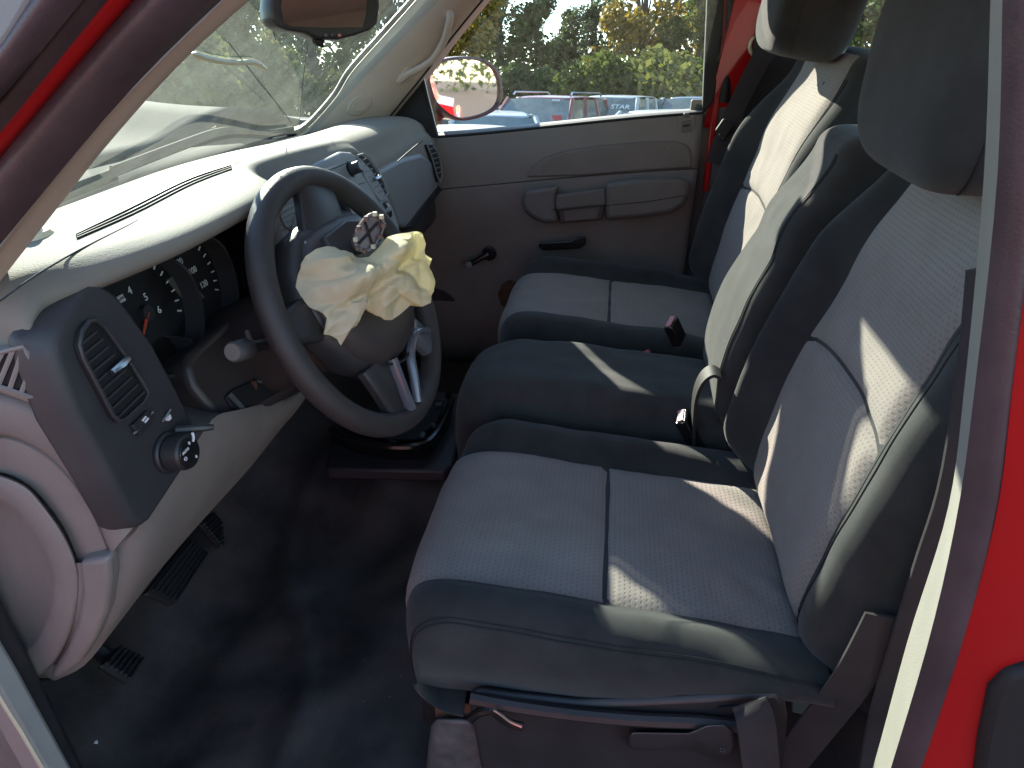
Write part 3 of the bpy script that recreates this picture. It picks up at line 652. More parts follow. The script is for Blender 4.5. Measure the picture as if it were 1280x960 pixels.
# ================================================================== STEERING
WC = V(-.385, .1158, .6584); th = .446; yaw = -.106
E1 = V(math.cos(yaw), math.sin(yaw), 0); E2 = V(-math.sin(th) * math.sin(yaw), math.sin(th) * math.cos(yaw), math.cos(th)); EN = E1.cross(E2)
def w(a, b, h=0): return WC + E1 * a + E2 * b + EN * h
def wpx(px, py, h=0): return on(px, py, WC + EN * h, EN)
col = thing('steering_column', 'dark steering column shroud with stubby stalk behind the steering wheel', 'steering column', w(0, 0, -.12))
rings = []
for h, s in [(-.035, .060), (-.06, .066), (-.12, .070), (-.20, .072), (-.30, .07)]:
    rings.append([w(s * 1.05 * abs(math.cos(a)) ** .7 * math.copysign(1, math.cos(a)), s * abs(math.sin(a)) ** .7 * math.copysign(1, math.sin(a)) - .005, h) for a in [2 * math.pi * k / 28 for k in range(28)]])
MB().loft(rings).build('column_shroud', M['brown'], col, angle=60)
ste = at(291, 440, x=-.545); sts = w(-.055, .0, -.10)
dv = (ste - sts).normalized()
MB().tube([sts, lerp(sts, ste, .5), lerp(sts, ste, .72)], [.009, .008, .0085], 12).build('stalk', M['dark'], col)
MB().tube([lerp(sts, ste, .70), lerp(sts, ste, .74), lerp(sts, ste, .97), ste], [.010, .0135, .0135, .012], 18).build('stalk_knob', M['oil'], col)
MB().disc(ste, dv, .0105, .0015, 20).build('stalk_end', M['dash_low'], col)
MB().tube([lerp(sts, ste, .72) + V(0, -.004, .012), lerp(sts, ste, .72) + V(-.006, -.006, .026)], [.004, .0028], 8).build('stalk_tab', M['oil'], col)

sw = thing('steering_wheel', 'dark worn steering wheel with burst hub in front of the driver seat', 'steering wheel', WC)
MB().tube([w(.1765 * math.cos(a), .1765 * math.sin(a)) for a in [2 * math.pi * k / 72 for k in range(72)]], .0168, 16, closed=True, up=EN, sx=1.0).build('rim', M['wheel'], sw)
hub = [(-.075, .115), (-.03, .122), (.03, .122), (.075, .115), (.105, .085), (.12, .04), (.118, -.01), (.10, -.055), (.06, -.088), (0, -.098), (-.06, -.088), (-.10, -.055), (-.118, -.01), (-.12, .04), (-.105, .085)]
def scl(pts, s, h, dy=0): return [w(p[0] * s, p[1] * s + dy, h) for p in pts]
MB().loft([scl(hub, .80, -.04), scl(hub, 1.0, -.025), scl(hub, 1.02, -.005), scl(hub, .98, .010), scl(hub, .90, .018)]).build('hub', M['dark'], sw, bevel=.004)
lowhub = [p for p in hub]
MB().loft([scl(hub, .93, .012), scl(hub, .90, .024), scl(hub, .80, .034), scl(hub, .55, .040)]).build('horn_pad', M['brown'], sw, bevel=.004)
# spokes: two wide ones up left/right, satin pair at the bottom
def spoke(a, b, wa, wb, ha, hb, name, m, th_=.012):
    a = Vector(a); b = Vector(b); d = (b - a).normalized(); n = Vector((-d.y, d.x)); rows = []
    for k in range(7):
        t = k / 6; c = a.lerp(b, t); ww = lerp(wa, wb, sm(0, 1, t)); hh = lerp(ha, hb, t) + .004 * math.sin(math.pi * t)
        rows.append([w(*(c + n * ww), hh - th_), w(*(c + n * ww), hh), w(*(c + n * ww * .7), hh + .006), w(*(c - n * ww * .7), hh + .006), w(*(c - n * ww), hh), w(*(c - n * ww), hh - th_)])
    return MB().loft(rows).build(name, m, sw, bevel=.002, angle=50)
spoke((-.010, .085), (.050, .168), .046, .042, .010, 0, 'spoke', M['dark'])
spoke((-.105, .02), (-.168, .03), .03, .02, .005, -.004, 'spoke', M['dark'])
spoke((.105, .03), (.168, .03), .03, .02, .005, -.004, 'spoke', M['dark'])
spoke((-.055, -.070), (-.046, -.166), .034, .026, .012, .0, 'lower_spoke', M['dark'])
spoke((.07, -.075), (.118, -.135), .022, .020, .012, .0, 'lower_spoke', M['spoke'])
MB().tube(spline([w(-.030, -.085, .022), w(-.034, -.11, .020), w(-.036, -.14, .016), w(-.034, -.162, .012)], 10), [.0075] * 10, 8, sx=1.2).build('spoke_trim', M['spoke'], sw)
MB().tube(spline([w(.105, -.100, .016), w(.06, -.085, .022), w(.02, -.10, .022), (w(.005, -.13, .018)), w(-.008, -.165, .010)], 18), [.006] * 18, 8, sx=1.2).build('spoke_trim', M['spoke'], sw)
MB().tube(spline([w(-.05, -.085, .024), w(0, -.100, .022), w(.055, -.088, .024)], 12), .002, 6).build('pad_seam', M['black'], sw)
# torn horn cover flap carrying the emblem
flap = [w(-.055, .10, .03), w(.0, .105, .035), w(.035, .09, .050), w(.03, .06, .055), w(-.02, .06, .045), w(-.06, .075, .035)]
MB().prism(flap, EN * .010).build('torn_cover', M['dark'], sw, bevel=.003)
ea = wpx(461, 291, .075); an = (V(-.75, -.55, .35)).normalized()
a1 = (on(473, 269, ea, an) - on(447, 314, ea, an)) / 2; a2 = (on(478, 288, ea, an) - on(443, 288, ea, an)) / 2
a2 = (a2 - a1 * (a2.dot(a1) / a1.length_squared))
ov_ = lambda s, h: [ea + s * (math.copysign(abs(math.cos(t)) ** .8, math.cos(t)) * a1 + math.copysign(abs(math.sin(t)) ** .8, math.sin(t)) * a2) + an * h for t in [2 * math.pi * k / 28 for k in range(28)]]
em = MB().loft([ov_(1, -.012), ov_(1.04, -.004), ov_(1.0, .004), ov_(.86, .004), ov_(.84, -.004)]).build('emblem_back', M['chrome'], sw, angle=40)
MB().tube([ea + a1 * .7 + a2 * .25, ea - a1 * .7 - a2 * .25], .0016, 6).build('emblem_rib', M['black'], em)
MB().tube([ea + a1 * .35 - a2 * .7, ea - a1 * .35 + a2 * .7], .0016, 6).build('emblem_rib', M['black'], em)
for k in range(10):
    t = 2 * math.pi * k / 10 + .2
    MB().box(ea + .96 * (math.cos(t) * a1 + math.sin(t) * a2) + an * .005, (.005, .005, .005)).build('emblem_clip', M['chip'] if k % 3 == 0 else M['chrome'], em)

# burst airbag hanging out of the hub
ab = thing('airbag', 'crumpled cream airbag hanging deflated from the steering wheel hub', 'airbag', w(0, 0, .05))
out_px = [(405, 310), (418, 309), (432, 313), (445, 322), (458, 323), (470, 312), (482, 298), (497, 293), (512, 292), (524, 294), (528, 308), (528, 320), (537, 325), (535, 336), (540, 352), (540, 365), (535, 380), (524, 385), (512, 381), (500, 393), (490, 400), (478, 401), (466, 395), (456, 386), (450, 395), (444, 408), (434, 414), (427, 420), (426, 432), (420, 424), (410, 420), (402, 419), (404, 400), (396, 390), (386, 384), (376, 370), (370, 358), (372, 345), (374, 332), (380, 322), (392, 314)]
an_ = V(-.62, -.62, .48).normalized(); ap0 = w(-.03, .02, .075)
ax1 = V(0, 0, 1).cross(an_).normalized(); ax2 = an_.cross(ax1)
poly = []
for p in out_px:
    q = on(*p, ap0, an_) - ap0; poly.append((q.dot(ax1), q.dot(ax2)))
pc = sum((Vector(p) for p in poly), Vector((0, 0))) / len(poly)
# dense boundary
bd = []
for i in range(len(poly)):
    a, b = Vector(poly[i]), Vector(poly[(i + 1) % len(poly)])
    for k in range(5): bd.append(a.lerp(b, k / 5))
NB = len(bd); NR = 40
def a2d(px, py):
    q = on(px, py, ap0, an_) - ap0; return q.dot(ax1), q.dot(ax2)
PIN = [(a2d(448, 330), 5, .016, .4), (a2d(478, 356), 4, .013, 1.7), (a2d(425, 385), 4, .011, 2.6)]
def fold(x, y, side):
    """thin cloth: pleats running out from the pinch points, domain-warped"""
    wx = noise.noise(Vector((x * 11, y * 11, 1.7 * side))) * .016; wy = noise.noise(Vector((x * 11 + 9, y * 11 + 4, 2.0))) * .016
    h = 0
    for (qx, qy), k, am, ph in PIN:
        dx, dy = x + wx - qx, y + wy - qy; r = math.hypot(dx, dy); a = math.atan2(dy, dx)
        f = abs(math.sin(.5 * k * a + ph + 14 * r + 1.2 * noise.noise(Vector((x * 8, y * 8, ph)))))
        h += am * (f ** .75 - .5) * sm(.0, .045, r) * sm(.22, .06, r)
    for ang, fr, am, ph in ((.75, 17, .010, .2), (-.35, 26, .006, .6), (1.5, 31, .004, .1)):
        q_ = ((x + wx * 1.6) * math.cos(ang) + (y + wy * 1.6) * math.sin(ang)) * fr + ph + 1.1 * noise.noise(Vector((x * 7, y * 7, ang)))
        f = abs((q_ % 1) * 2 - 1); h += am * (.6 - f ** 1.5) * (.5 + .9 * max(0, noise.noise(Vector((x * 12, y * 12, ang + 3)))))
    for sc_, am in ((15, .010), (31, .005)):
        rg = 1 - abs(2 * noise.noise(Vector((x * sc_ * .7 + y * sc_ * .5 + wx * 20, y * sc_ - x * sc_ * .3 + wy * 20, sc_)))); h += am * (max(0, rg) ** 3 - .35)
    # one broad twisted fold from lower left to upper right
    (ax_, ay_), (bx_, by_) = a2d(405, 372), a2d(500, 305)
    ux, uy = bx_ - ax_, by_ - ay_; L_ = math.hypot(ux, uy); ux /= L_; uy /= L_
    t_ = (x - ax_) * ux + (y - ay_) * uy; d_ = -(x + wx - ax_) * uy + (y + wy - ay_) * ux
    h += .022 * math.exp(-(d_ / .016) ** 2) * sm(-.02, .03, t_) * sm(L_ + .03, L_ - .03, t_)
    h -= .014 * math.exp(-((d_ + .026) / .009) ** 2) * sm(-.02, .03, t_) * sm(L_ + .03, L_ - .03, t_)
    return h
rings = []
for side in (1, -1):
    for j in range(NR + 1):
        t = j / NR; t = t if side == 1 else 1 - t
        if side == -1 and j == 0: continue
        row = []
        for i, p in enumerate(bd):
            q = pc.lerp(p, max(1 - t, .004) if side == 1 else max(1 - t, .004))
            dpt = 1 - (1 - t) ** 3.0
            h = (.030 * (1 - (1 - t) ** 1.5) + fold(q.x, q.y, side) * (.75 + .25 * dpt))
            e = .0025 * noise.noise(Vector((q.x * 45, q.y * 45, 5)))
            row.append(ap0 + ax1 * q.x + ax2 * q.y + an_ * ((h + e) if side == 1 else -.022 * dpt + fold(q.x, q.y, 1) * (.75 - .6 * dpt) - .0012))
        rings.append(row)
rings = rings[::-1]
MB().grid(rings, True).build('cloth', M['airbag'], ab, angle=180)

# ================================================================== SEATS
def make_seat(name, label, cx, out, half_c, half_b, prof, zb, tilt_lat, back, bolster, insert, seam_s, bmat, imat, group):
    """cx centre, out = +1/-1 direction of the door; back = dict(base, ang, height, half0, half1, top)"""
    t = thing(name, label, 'seat', (cx, -.3, 0), group)
    N = 400; C = arclen([V(0, a, b) for a, b in prof], N)
    y0 = max(p[0] for p in prof)
    def cush(u, s):
        # u in [-1.6,1.6]: |u|<=1 top, beyond rolls down the side
        i = min(int(s * (N - 1)), N - 2); c = C[i].lerp(C[i + 1], s * (N - 1) - i)
        a = abs(u); sg = 1 if u > 0 else -1
        r = .05
        if a <= 1: l = a * (half_c - r); h = 0
        else:
            k = min((a - 1) / .35, 1); l = half_c - r + r * math.sin(k * math.pi / 2); h = r * (1 - math.cos(k * math.pi / 2))
            if a > 1.35: h = r + (a - 1.35) / .25 * .11; l = half_c - .035 * ((a - 1.35) / .25) ** 2
        top = sm(zb + .03, zb + .10, c.z)
        bol = bolster * (sm(insert * .95, insert + .045, l) ) * sm(.0, .12, s) * (1 - .5 * sm(.75, 1, s))
        z = c.z + (bol + tilt_lat * l * sg) * top
        zl_ = zb + .075 * sm(-.28, -.50, c.y)
        z = zl_ + (z - zl_) * max(0, 1 - h / .16) if a > 1 else z
        y = c.y - .045 * (min(1, l / half_c)) ** 4 * sm(y0 - .12, y0 - .02, c.y)
        wv = .0035 * noise.noise(Vector((l * sg * 9 + cx * 3, y * 7, z * 9))) + .0022 * noise.noise(Vector((l * sg * 26, y * 20, z * 24 + cx)))
        return V(cx + out * sg * l + wv * sm(.9, 1.2, a) * out * sg, y, z + wv * sm(1.5, 1.0, a))
    nu, ns = 64, 70
    us = [-1.6 + 3.2 * i / nu for i in range(nu + 1)]
    def nrm(fn, u, s, e=.004):
        a = fn(u + e, s) - fn(u - e, s); b = fn(u, min(s + e, 1)) - fn(u, max(s - e, 0)); n = a.cross(b)
        if n.length < 1e-12: return V(0, 0, 1)
        n.normalize(); return n
    ui = insert / (half_c - .05)
    def nz(fn, u, s):
        n = nrm(fn, u, s)
        return n * out if True else n
    cu = MB().grid([[cush(u, i / ns) for u in us] for i in range(ns + 1)]).build('cushion', bmat, t, angle=180)
    if imat:
        for a, b in ((.17, seam_s - .0015), (seam_s + .0015, .985)):
            rows = []; uvs = []
            n1, n2 = 26, 26
            for i in range(n2 + 1):
                s = lerp(a, b, i / n2); row = []; uv = []
                for j in range(n1 + 1):
                    u = lerp(-ui, ui, j / n1); p = cush(u, s); n = nrm(cush, u, s)
                    if n.z < 0 and abs(n.z) > .2: n = -n
                    elif abs(n.z) <= .2 and n.y < 0: n = -n
                    ed = min(i / n2, 1 - i / n2) * (b - a) * .6; eu = min(j / n1, 1 - j / n1) * 2 * insert
                    puff = .0085 * (1 - math.exp(-min(ed, eu) / .007)) - .0012
                    wr = .0012 * noise.noise(Vector((p.x * 18, p.y * 30, 2))) + (.003 * math.sin((p.x * out + p.y) * 90) * sm(.80, 1.0, s) * sm(.35, 0, abs(u / ui - .5 * out * -1) ) if imat else 0)
                    row.append(p + n * (puff + wr)); uv.append((u * (half_c - .05), s * .62))
                rows.append(row); uvs.append(uv)
            MB().grid(rows, uvs=uvs).build('seat_panel', imat, t, angle=180)
        # stitched seam pairs on the outer bolster
    # backrest
    B = back; ang = B['ang']; upv = V(0, -math.sin(ang), math.cos(ang)); fw = V(0, math.cos(ang), math.sin(ang)); bp = Vector(B['base'])
    H = B['h']
    def backp(u, s):
        # s 0..1 along the front up to the top, 1..1.35 over the top
        a = abs(u); sg = 1 if u > 0 else -1
        if s <= 1: tt = s * H; d = B['lum'] * math.sin(math.pi * min(1, s * 1.5)) - B['rec'] * sm(.72, 1, s)
        else:
            k = (s - 1) / .35 * math.pi / 2 * 1.25; k = min(k, 1.9); tt = H + B['topr'] * math.sin(k); d = -B['rec'] - B['topr'] * 1.3 * (1 - math.cos(k))
        hb = lerp(B['half0'], B['half1'], sm(.25, 1, tt / H)) - .022 * sm(1.0, 1.38, s)
        if sg > 0: hb -= B.get('outred', 0)
        r = B.get('r_out' if sg > 0 else 'r_in', B.get('r', .045))
        if a <= 1: l = a * (hb - r); h = 0
        else:
            k = min((a - 1) / .35, 1); l = hb - r + r * math.sin(k * math.pi / 2); h = r * (1 - math.cos(k * math.pi / 2))
            if a > 1.35: h = r + (a - 1.35) / .25 * .10; l = hb
        bi = B['ins'] * lerp(1, B['instop'], sm(.3, 1, tt / H))
        bol = B.get('bol_out' if sg > 0 else 'bol_in', B['bol']) * sm(bi * .92, bi + .05, l) * sm(-.02, .10, tt) * (1 - .75 * sm(.62, 1.0, tt / H))
        d2 = d + bol - h
        l2 = l
        zz = bp + upv * tt + fw * d2 + V(out * sg * l2, 0, 0)
        zz += fw * (.004 * noise.noise(Vector((l * sg * 8 + cx, tt * 8, cx * 4))) + .002 * noise.noise(Vector((l * sg * 24, tt * 20, cx * 4))))
        if tt < .06: zz += fw * (-.03 * (1 - tt / .06)) + upv * .0
        return zz
    nb = 74
    MB().grid([[backp(u, 1.35 * i / nb) for u in us] for i in range(nb + 1)]).build('backrest', bmat, t, angle=180)
    rb = [[backp(-1.6, 1.35 * i / nb), backp(1.6, 1.35 * i / nb)] for i in range(nb + 1)]
    MB().grid(rb).build('backrest_rear', M['wall'], t)
    if imat:
        ss = B['seam']
        for part in (0, 1):
            rows = []; uvs = []; n1, n2 = 26, 40
            for i in range(n2 + 1):
                row = []; uv = []
                for j in range(n1 + 1):
                    q = j / n1 * 2 - 1
                    sl = ss + .035 * (1 - q * q)         # arched seam
                    s = lerp(.045, sl - .002, i / n2) if part == 0 else lerp(sl + .002, 1.12, i / n2)
                    tt = min(s, 1) * H; hb = lerp(B['half0'], B['half1'], sm(.25, 1, tt / H)) - B.get('r_out' if q > 0 else 'r_in', B.get('r', .045))
                    bi = B['ins'] * lerp(1, B['instop'], sm(.3, 1, tt / H)); ub = min(bi / hb, 1.0)
                    u = q * ub; p = backp(u, s); n = nrm(backp, u, s)
                    if n.dot(fw + upv * (.0 if s < 1 else 1)) < 0: n = -n
                    ln = (sl - .05) if part == 0 else (1.12 - sl)
                    ed = min(i / n2, 1 - i / n2) * ln * H; eu = min(j / n1, 1 - j / n1) * 2 * bi
                    puff = .0095 * (1 - math.exp(-min(ed, eu) / .008)) - .0012
                    row.append(p + n * puff); uv.append((u * hb, s * H))
                rows.append(row); uvs.append(uv)
            MB().grid(rows, uvs=uvs).build('back_panel', imat, t, angle=180)
    return t, cush, backp, nrm
def stitch(fn, nrm_, u, s0, s1, parent, flip, m, r=.0011, off=.0008, n=40):
    P = []
    for i in range(n):
        s = lerp(s0, s1, i / (n - 1)); q = nrm_(fn, u, s); q = q if q.dot(flip) > 0 else -q
        P.append(fn(u, s) + q * off)
    MB().tube(P, r, 5).build('stitching', m, parent)
def headrest(parent, c, d, ang, m, posts=True, zb=None):
    upv = V(0, -math.sin(ang), math.cos(ang)); fw = V(0, math.cos(ang), math.sin(ang)); rows = []
    nz_, na = 22, 40
    for i in range(nz_ + 1):
        ph = -math.pi / 2 + math.pi * i / nz_; zz = math.copysign(abs(math.sin(ph)) ** .62, math.sin(ph)); rr = max(.03, abs(math.cos(ph)) ** .42); row = []
        for j in range(na):
            a = 2 * math.pi * j / na
            ex = .62 if math.sin(a) > -.2 else .5
            row.append(Vector(c) + V(1, 0, 0) * d[0] * rr * math.copysign(abs(math.cos(a)) ** .42, math.cos(a)) * (1 - .10 * zz * -1 * 0) + fw * d[1] * rr * math.copysign(abs(math.sin(a)) ** .42, math.sin(a)) + upv * d[2] * zz)
        rows.append(row)
    h = MB().loft(rows).build('headrest', m, parent, angle=180)
    for sx in (-1, 1):
        b = Vector(c) - upv * (d[2] + .05) + V(sx * d[0] * .42, 0, 0) - fw * .078
        MB().tube([b, b + upv * .09], .006, 10).build('headrest_post', M['silver'], parent)
        MB().disc(b + upv * .012, upv, .016, .008, 16).build('post_collar', M['black'], parent)
    # cover seams
    for sx in (-1, 1):
        P = []
        for i in range(3, nz_ - 2):
            k = rows[i]; a = [p for p in k if (p - Vector(c)).x * sx > 0]
            j = min(range(len(a)), key=lambda q_: abs((a[q_] - Vector(c)).dot(fw) - d[1] * .30)); P.append(a[j])
        MB().tube([p + (p - Vector(c)).normalized() * .0006 for p in P], .0011, 5).build('cover_seam', M['black'], h)
    return h
back = dict(base=(-.41, -.492, .275), ang=R(11), h=.612, lum=.012, rec=.03, topr=.05, half0=.25, half1=.232, ins=.166, instop=.92, bol=.062, seam=.50)
prof_d = [(-.07, .195), (.0, .208), (.026, .26), (.012, .318), (-.04, .338), (-.14, .333), (-.26, .322), (-.40, .312), (-.52, .30)]
ds, dcu, dbk, nf = make_seat('driver_seat', 'near bucket seat with grey panels and dark bolsters, sun patch on its outer bolster', -.412, -1, .258, .26, prof_d, .205, .02,
                         dict(back, base=(-.395, -.492, .275), outred=.0, bol_out=.034, r_out=.095), .030, .160, .63, M['fdark'], M['flight'], 'front seats')
for dl in (1.015, 1.055):
    stitch(dbk, nf, dl, .08, .97, ds, V(-.6, .8, .1), M['black'])
for dl in (1.16, 1.185):
    stitch(dcu, nf, dl, .16, .99, ds, V(-.7, .1, .7), M['black'], r=.0008, n=60)
headrest(ds, (-.40, -.585, .965), (.148, .078, .115), R(1), M['fdark'])
pb = dict(back, bol_in=.034, r_in=.075, base=(.415, -.500, .31), h=.625, rec=.03, half0=.255, half1=.238, ins=.172, instop=.98, bol=.070, topr=.04)
prof_p = [(a, b + (.035 if b > .25 else .0)) for a, b in prof_d]
ps, pcu, pbk, nf = make_seat('passenger_seat', 'far bucket seat with grey panels beside the passenger door, sunlit upper backrest', .42, 1, .265, .26, prof_p, .175, .0, pb, .030, .155, .63, M['fdark'], M['flight'], 'front seats')
for dl in (-1.015, -1.055):
    stitch(pbk, nf, dl, .08, .97, ps, V(-.6, .8, .1), M['black'])
headrest(ps, (.405, -.592, 1.035), (.138, .082, .110), R(9), M['fdark'])
cb = dict(back, r=.028, ang=R(8.5), base=(.0, -.445, .31), h=.52, rec=.045, lum=.03, half0=.134, half1=.088, ins=.10, instop=1, bol=.0, topr=.035, seam=.5)
prof_c = [(.03, .10), (.062, .20), (.062, .30), (.042, .358), (-.01, .386), (-.08, .396), (-.22, .392), (-.36, .380), (-.50, .36)]
cs_, ccu, cbk, nf = make_seat('centre_seat', 'narrow all dark middle seat between the two grey panelled seats', .0, -1, .130, .12, prof_c, .10, .0, cb, .0, .08, .5, M['fmid'], None, 'front seats')
for dl in (1.02, 1.06):
    stitch(cbk, nf, dl, .05, 1.0, cs_, V(-.6, .8, .1), M['black'])
# seat bases and side shields
MB().box((-.40, -.22, .12), (.40, .46, .14)).build('seat_base', M['black'], ds, bevel=.02)
MB().box((.42, -.22, .14), (.46, .46, .16)).build('seat_base', M['black'], ps, bevel=.02)
MB().box((.0, -.22, .12), (.24, .46, .16)).build('seat_base', M['black'], cs_, bevel=.02)
def sh(px, py, x=-.672): return at(px, py, x=x)
so_ = [(586, 870), (600, 866), (640, 872), (720, 880), (800, 878), (880, 874), (930, 870), (972, 868), (982, 880), (985, 900), (980, 975), (900, 1010), (640, 1010), (600, 960), (590, 905)]
MB().prism([sh(*p) for p in so_], V(.014, 0, 0)).build('side_shield', M['dark'], ds, bevel=.006)
lipT = [sh(*p, -.684) for p in [(588, 872), (640, 882), (720, 893), (800, 900), (870, 903), (920, 908)]]
MB().tube(spline(lipT, 24), .0085, 8).build('shield_ridge', M['dark'], ds)
lv = MB().loft([[sh(*p, xx) for p in [(786, 918), (792, 915), (860, 916), (885, 906), (905, 905), (917, 914), (919, 930), (914, 942), (900, 947), (880, 944), (862, 938), (795, 938), (786, 934)]] for xx in (-.674, -.698)]).build('recline_lever', M['dark'], ds, bevel=.005, seg=3)
text('□', .008, sh(903, 938, -.7), V(0, -1, 0), V(0, 0, 1), M['oil'], ds)
MB().tube(spline([sh(*p, -.692) for p in [(588, 898), (600, 890), (615, 888), (625, 896), (640, 905), (654, 908)]], 14), [.006] * 5 + [.0055] * 9, 8).build('slide_handle', M['gloss'], ds)
MB().tube(spline([sh(*p, -.699) for p in [(617, 887), (626, 893), (638, 902), (652, 908)]], 8), .0022, 6).build('handle_edge', M['silver'], ds)
MB().prism([sh(*p, -.676) for p in [(898, 884), (924, 882), (926, 888), (900, 890)]], V(-.003, 0, 0)).build('shield_slot', M['black'], ds)
# seat track and carpet at the front foot of the seat
MB().loft([[sh(*p, xx) for p in [(543, 880), (556, 873), (590, 880), (592, 900), (545, 898)]] for xx in (-.64, -.60)]).build('seat_track', M['wood'], ds, bevel=.003)
MB().loft([[sh(*p, xx) for p in [(540, 897), (592, 898), (612, 930), (640, 975), (530, 985), (536, 930)]] for xx in (-.655, -.58)]).build('track_cover', M['oil'], ds, bevel=.012, seg=3)
MB().prism([at(*p, x=-.615) for p in [(986, 853), (1000, 850), (1018, 872), (1004, 896), (986, 892)]], V(.01, -.01, 0)).build('recliner_cover', M['dash_grey'], ds, bevel=.006)

# ================================================================== BELTS AND BUCKLES
def webbing(name, label, pts, wd, upn, cat='seat belt', m=M['belt'], th_=.0016, n=30, twist=None):
    P = spline(pts, n); rows = []
    for i, p in enumerate(P):
        t = (P[min(i + 1, n - 1)] - P[max(i - 1, 0)]).normalized(); s = t.cross(Vector(upn)).normalized() * wd / 2; q = s.cross(t).normalized() * th_
        rows.append([p - s + q, p - s * .6 + q * 1.5, p + s * .6 + q * 1.5, p + s + q, p + s - q, p - s - q])
    o = MB().loft(rows).build(name, m); return tag(o, label, cat)
webbing('seat_belt', 'dark seat belt webbing hanging down beside the driver door pillar', [at(1246, 330, x=-.655), at(1232, 450, x=-.655), at(1205, 600, x=-.655), at(1172, 700, x=-.655), at(1140, 800, x=-.66), at(1112, 890, x=-.66), at(1092, 990, x=-.66)], .048, V(-1, -.2, 0))
webbing('seat_belt', 'dark belt strap running diagonally behind the near seat to its floor anchor', [at(1110, 770, x=-.655), at(1066, 850, x=-.66), at(1012, 920, x=-.665), at(955, 990, x=-.67)], .05, V(-1, -.1, .2))
webbing('seat_belt', 'short purple grey strap hanging from the driver seat side shield', [at(936, 878, x=-.690), at(944, 900, x=-.705), at(948, 930, x=-.708), at(955, 990, x=-.708)], .042, V(-1, 0, .1))
webbing('seat_belt', 'brown seat belt webbing running down behind the passenger headrest', [at(960, 62, x=.72), at(945, 85, x=.715), at(925, 125, x=.70), at(905, 172, x=.69), at(893, 205, x=.68)], .046, V(-1, .3, 0))
o = thing('belt_guide', 'pale belt guide ring high on the passenger door pillar', 'belt guide', at(945, 58, x=.76))
MB().tube([at(945 + 8 * math.cos(a), 58 + 11 * math.sin(a), x=.755) for a in [2 * math.pi * k / 20 for k in range(20)]], .005, 8, closed=True).build('ring', M['chip'], o)
MB().box(at(945, 50, x=.775), (.02, .03, .05)).build('bracket', M['black'], o, bevel=.005)
o = thing('belt_tongue', 'small black belt tongue clipped on the passenger belt', 'belt tongue', at(905, 160, x=.70))
MB().box(at(906, 160, x=.685), (.014, .035, .035), Matrix.Rotation(.5, 3, 'X')).build('tongue_body', M['black'], o, bevel=.004)
MB().box(at(903, 170, x=.682), (.006, .02, .02), Matrix.Rotation(.5, 3, 'X')).build('tongue_plate', M['black'], o, bevel=.002)
def buckle(label, c, axis, side, L, wd, th_, m, bm_, strap=None):
    o = thing('belt_buckle', label, 'belt buckle', c, 'seat belt buckles'); axis = Vector(axis).normalized(); side = Vector(side); side = (side - axis * side.dot(axis)).normalized(); n = axis.cross(side)
    mm = Matrix((side, n, axis)).transposed()
    MB().box(Vector(c) - axis * L / 2, (wd, th_, L), mm).build('buckle_body', M['gloss'], o, bevel=.003)
    MB().box(Vector(c) + axis * .0005, (wd * .82, th_ * .60, .004), mm).build('release_button', bm_, o, bevel=.001)
    if strap:
        P = spline(strap, 16); rows = []
        for i, p in enumerate(P):
            t = (P[min(i + 1, 15)] - P[max(i - 1, 0)]).normalized(); s = (side - t * side.dot(t)).normalized() * wd * .36; q = s.cross(t).normalized() * .003
            rows.append([p - s + q, p + s + q, p + s - q, p - s - q])
        MB().loft(rows).build('buckle_stalk', M['black'], o)
    return o
bc = at(851, 520, x=-.128); 
buckle('black buckle with pink red button beside the driver seat back', bc, (-.05, .55, .83), (1, -.15, .1), .085, .040, .022, M['dark'], M['pinkbutton'], [bc - V(0, .05, .07), bc - V(0, .09, .11), bc - V(0, .13, .16)])
bc2 = at(838, 402, x=.145)
buckle('black buckle with pink red frame lying against the passenger seat cushion', bc2, (-.15, .45, .85), (.9, -.45, .1), .055, .040, .020, M['dark'], M['pinkbutton'])
bc3 = at(803, 443, x=.135)
buckle('red topped buckle sunk between the middle and passenger cushions', bc3, (-.3, .35, .9), (.2, -.95, .2), .04, .040, .020, M['dark'], M['redbutton'])
P = spline([at(866, 560, x=-.135), at(867, 520, x=-.135), at(870, 492, x=-.135), at(878, 473, x=-.135), at(890, 464, x=-.135), at(900, 468, x=-.137)], 22); rows = []
for i, p in enumerate(P):
    t = (P[min(i + 1, 21)] - P[max(i - 1, 0)]).normalized(); q = V(1, 0, 0).cross(t).normalized() * .003
    rows.append([p + V(-.02, 0, 0) + q, p + V(.02, 0, 0) + q, p + V(.02, 0, 0) - q, p + V(-.02, 0, 0) - q])
tag(MB().loft(rows).build('belt_sleeve', M['black'], bevel=.001), 'black plastic belt sleeve arching behind the near buckle, catching the sun', 'belt sleeve')

# ================================================================== PASSENGER DOOR
pdn = thing('passenger_door', 'closed passenger door in grey brown plastic with wound up window and side mirror', 'door', (.80, -.1, 0))
DX = .775
def dr(px, py, x=DX): return at(px, py, x=x)
sill = [(470, 178), (520, 174), (545, 172), (600, 168), (700, 158), (800, 148), (878, 142)]
crl = [(470, 246), (520, 240), (552, 237), (650, 228), (740, 220), (820, 214), (872, 211)]
sl_ = spline([dr(*p, .775) for p in sill], 30); cr_ = spline([dr(*p, .757) for p in crl], 30); rows = []
for a, b in zip(sl_, cr_):
    rows.append([a + V(.07, 0, .004), a + V(.012, 0, .006), a + V(-.006, 0, 0), lerp(a, b, .3) + V(-.010, 0, 0), lerp(a, b, .7) + V(-.006, 0, 0), b + V(0, 0, .004), b + V(.008, 0, .001), b + V(.05, 0, 0)])
MB().grid(rows).build('upper_panel', M['door'], pdn, angle=50, solid=.004)
rows = []
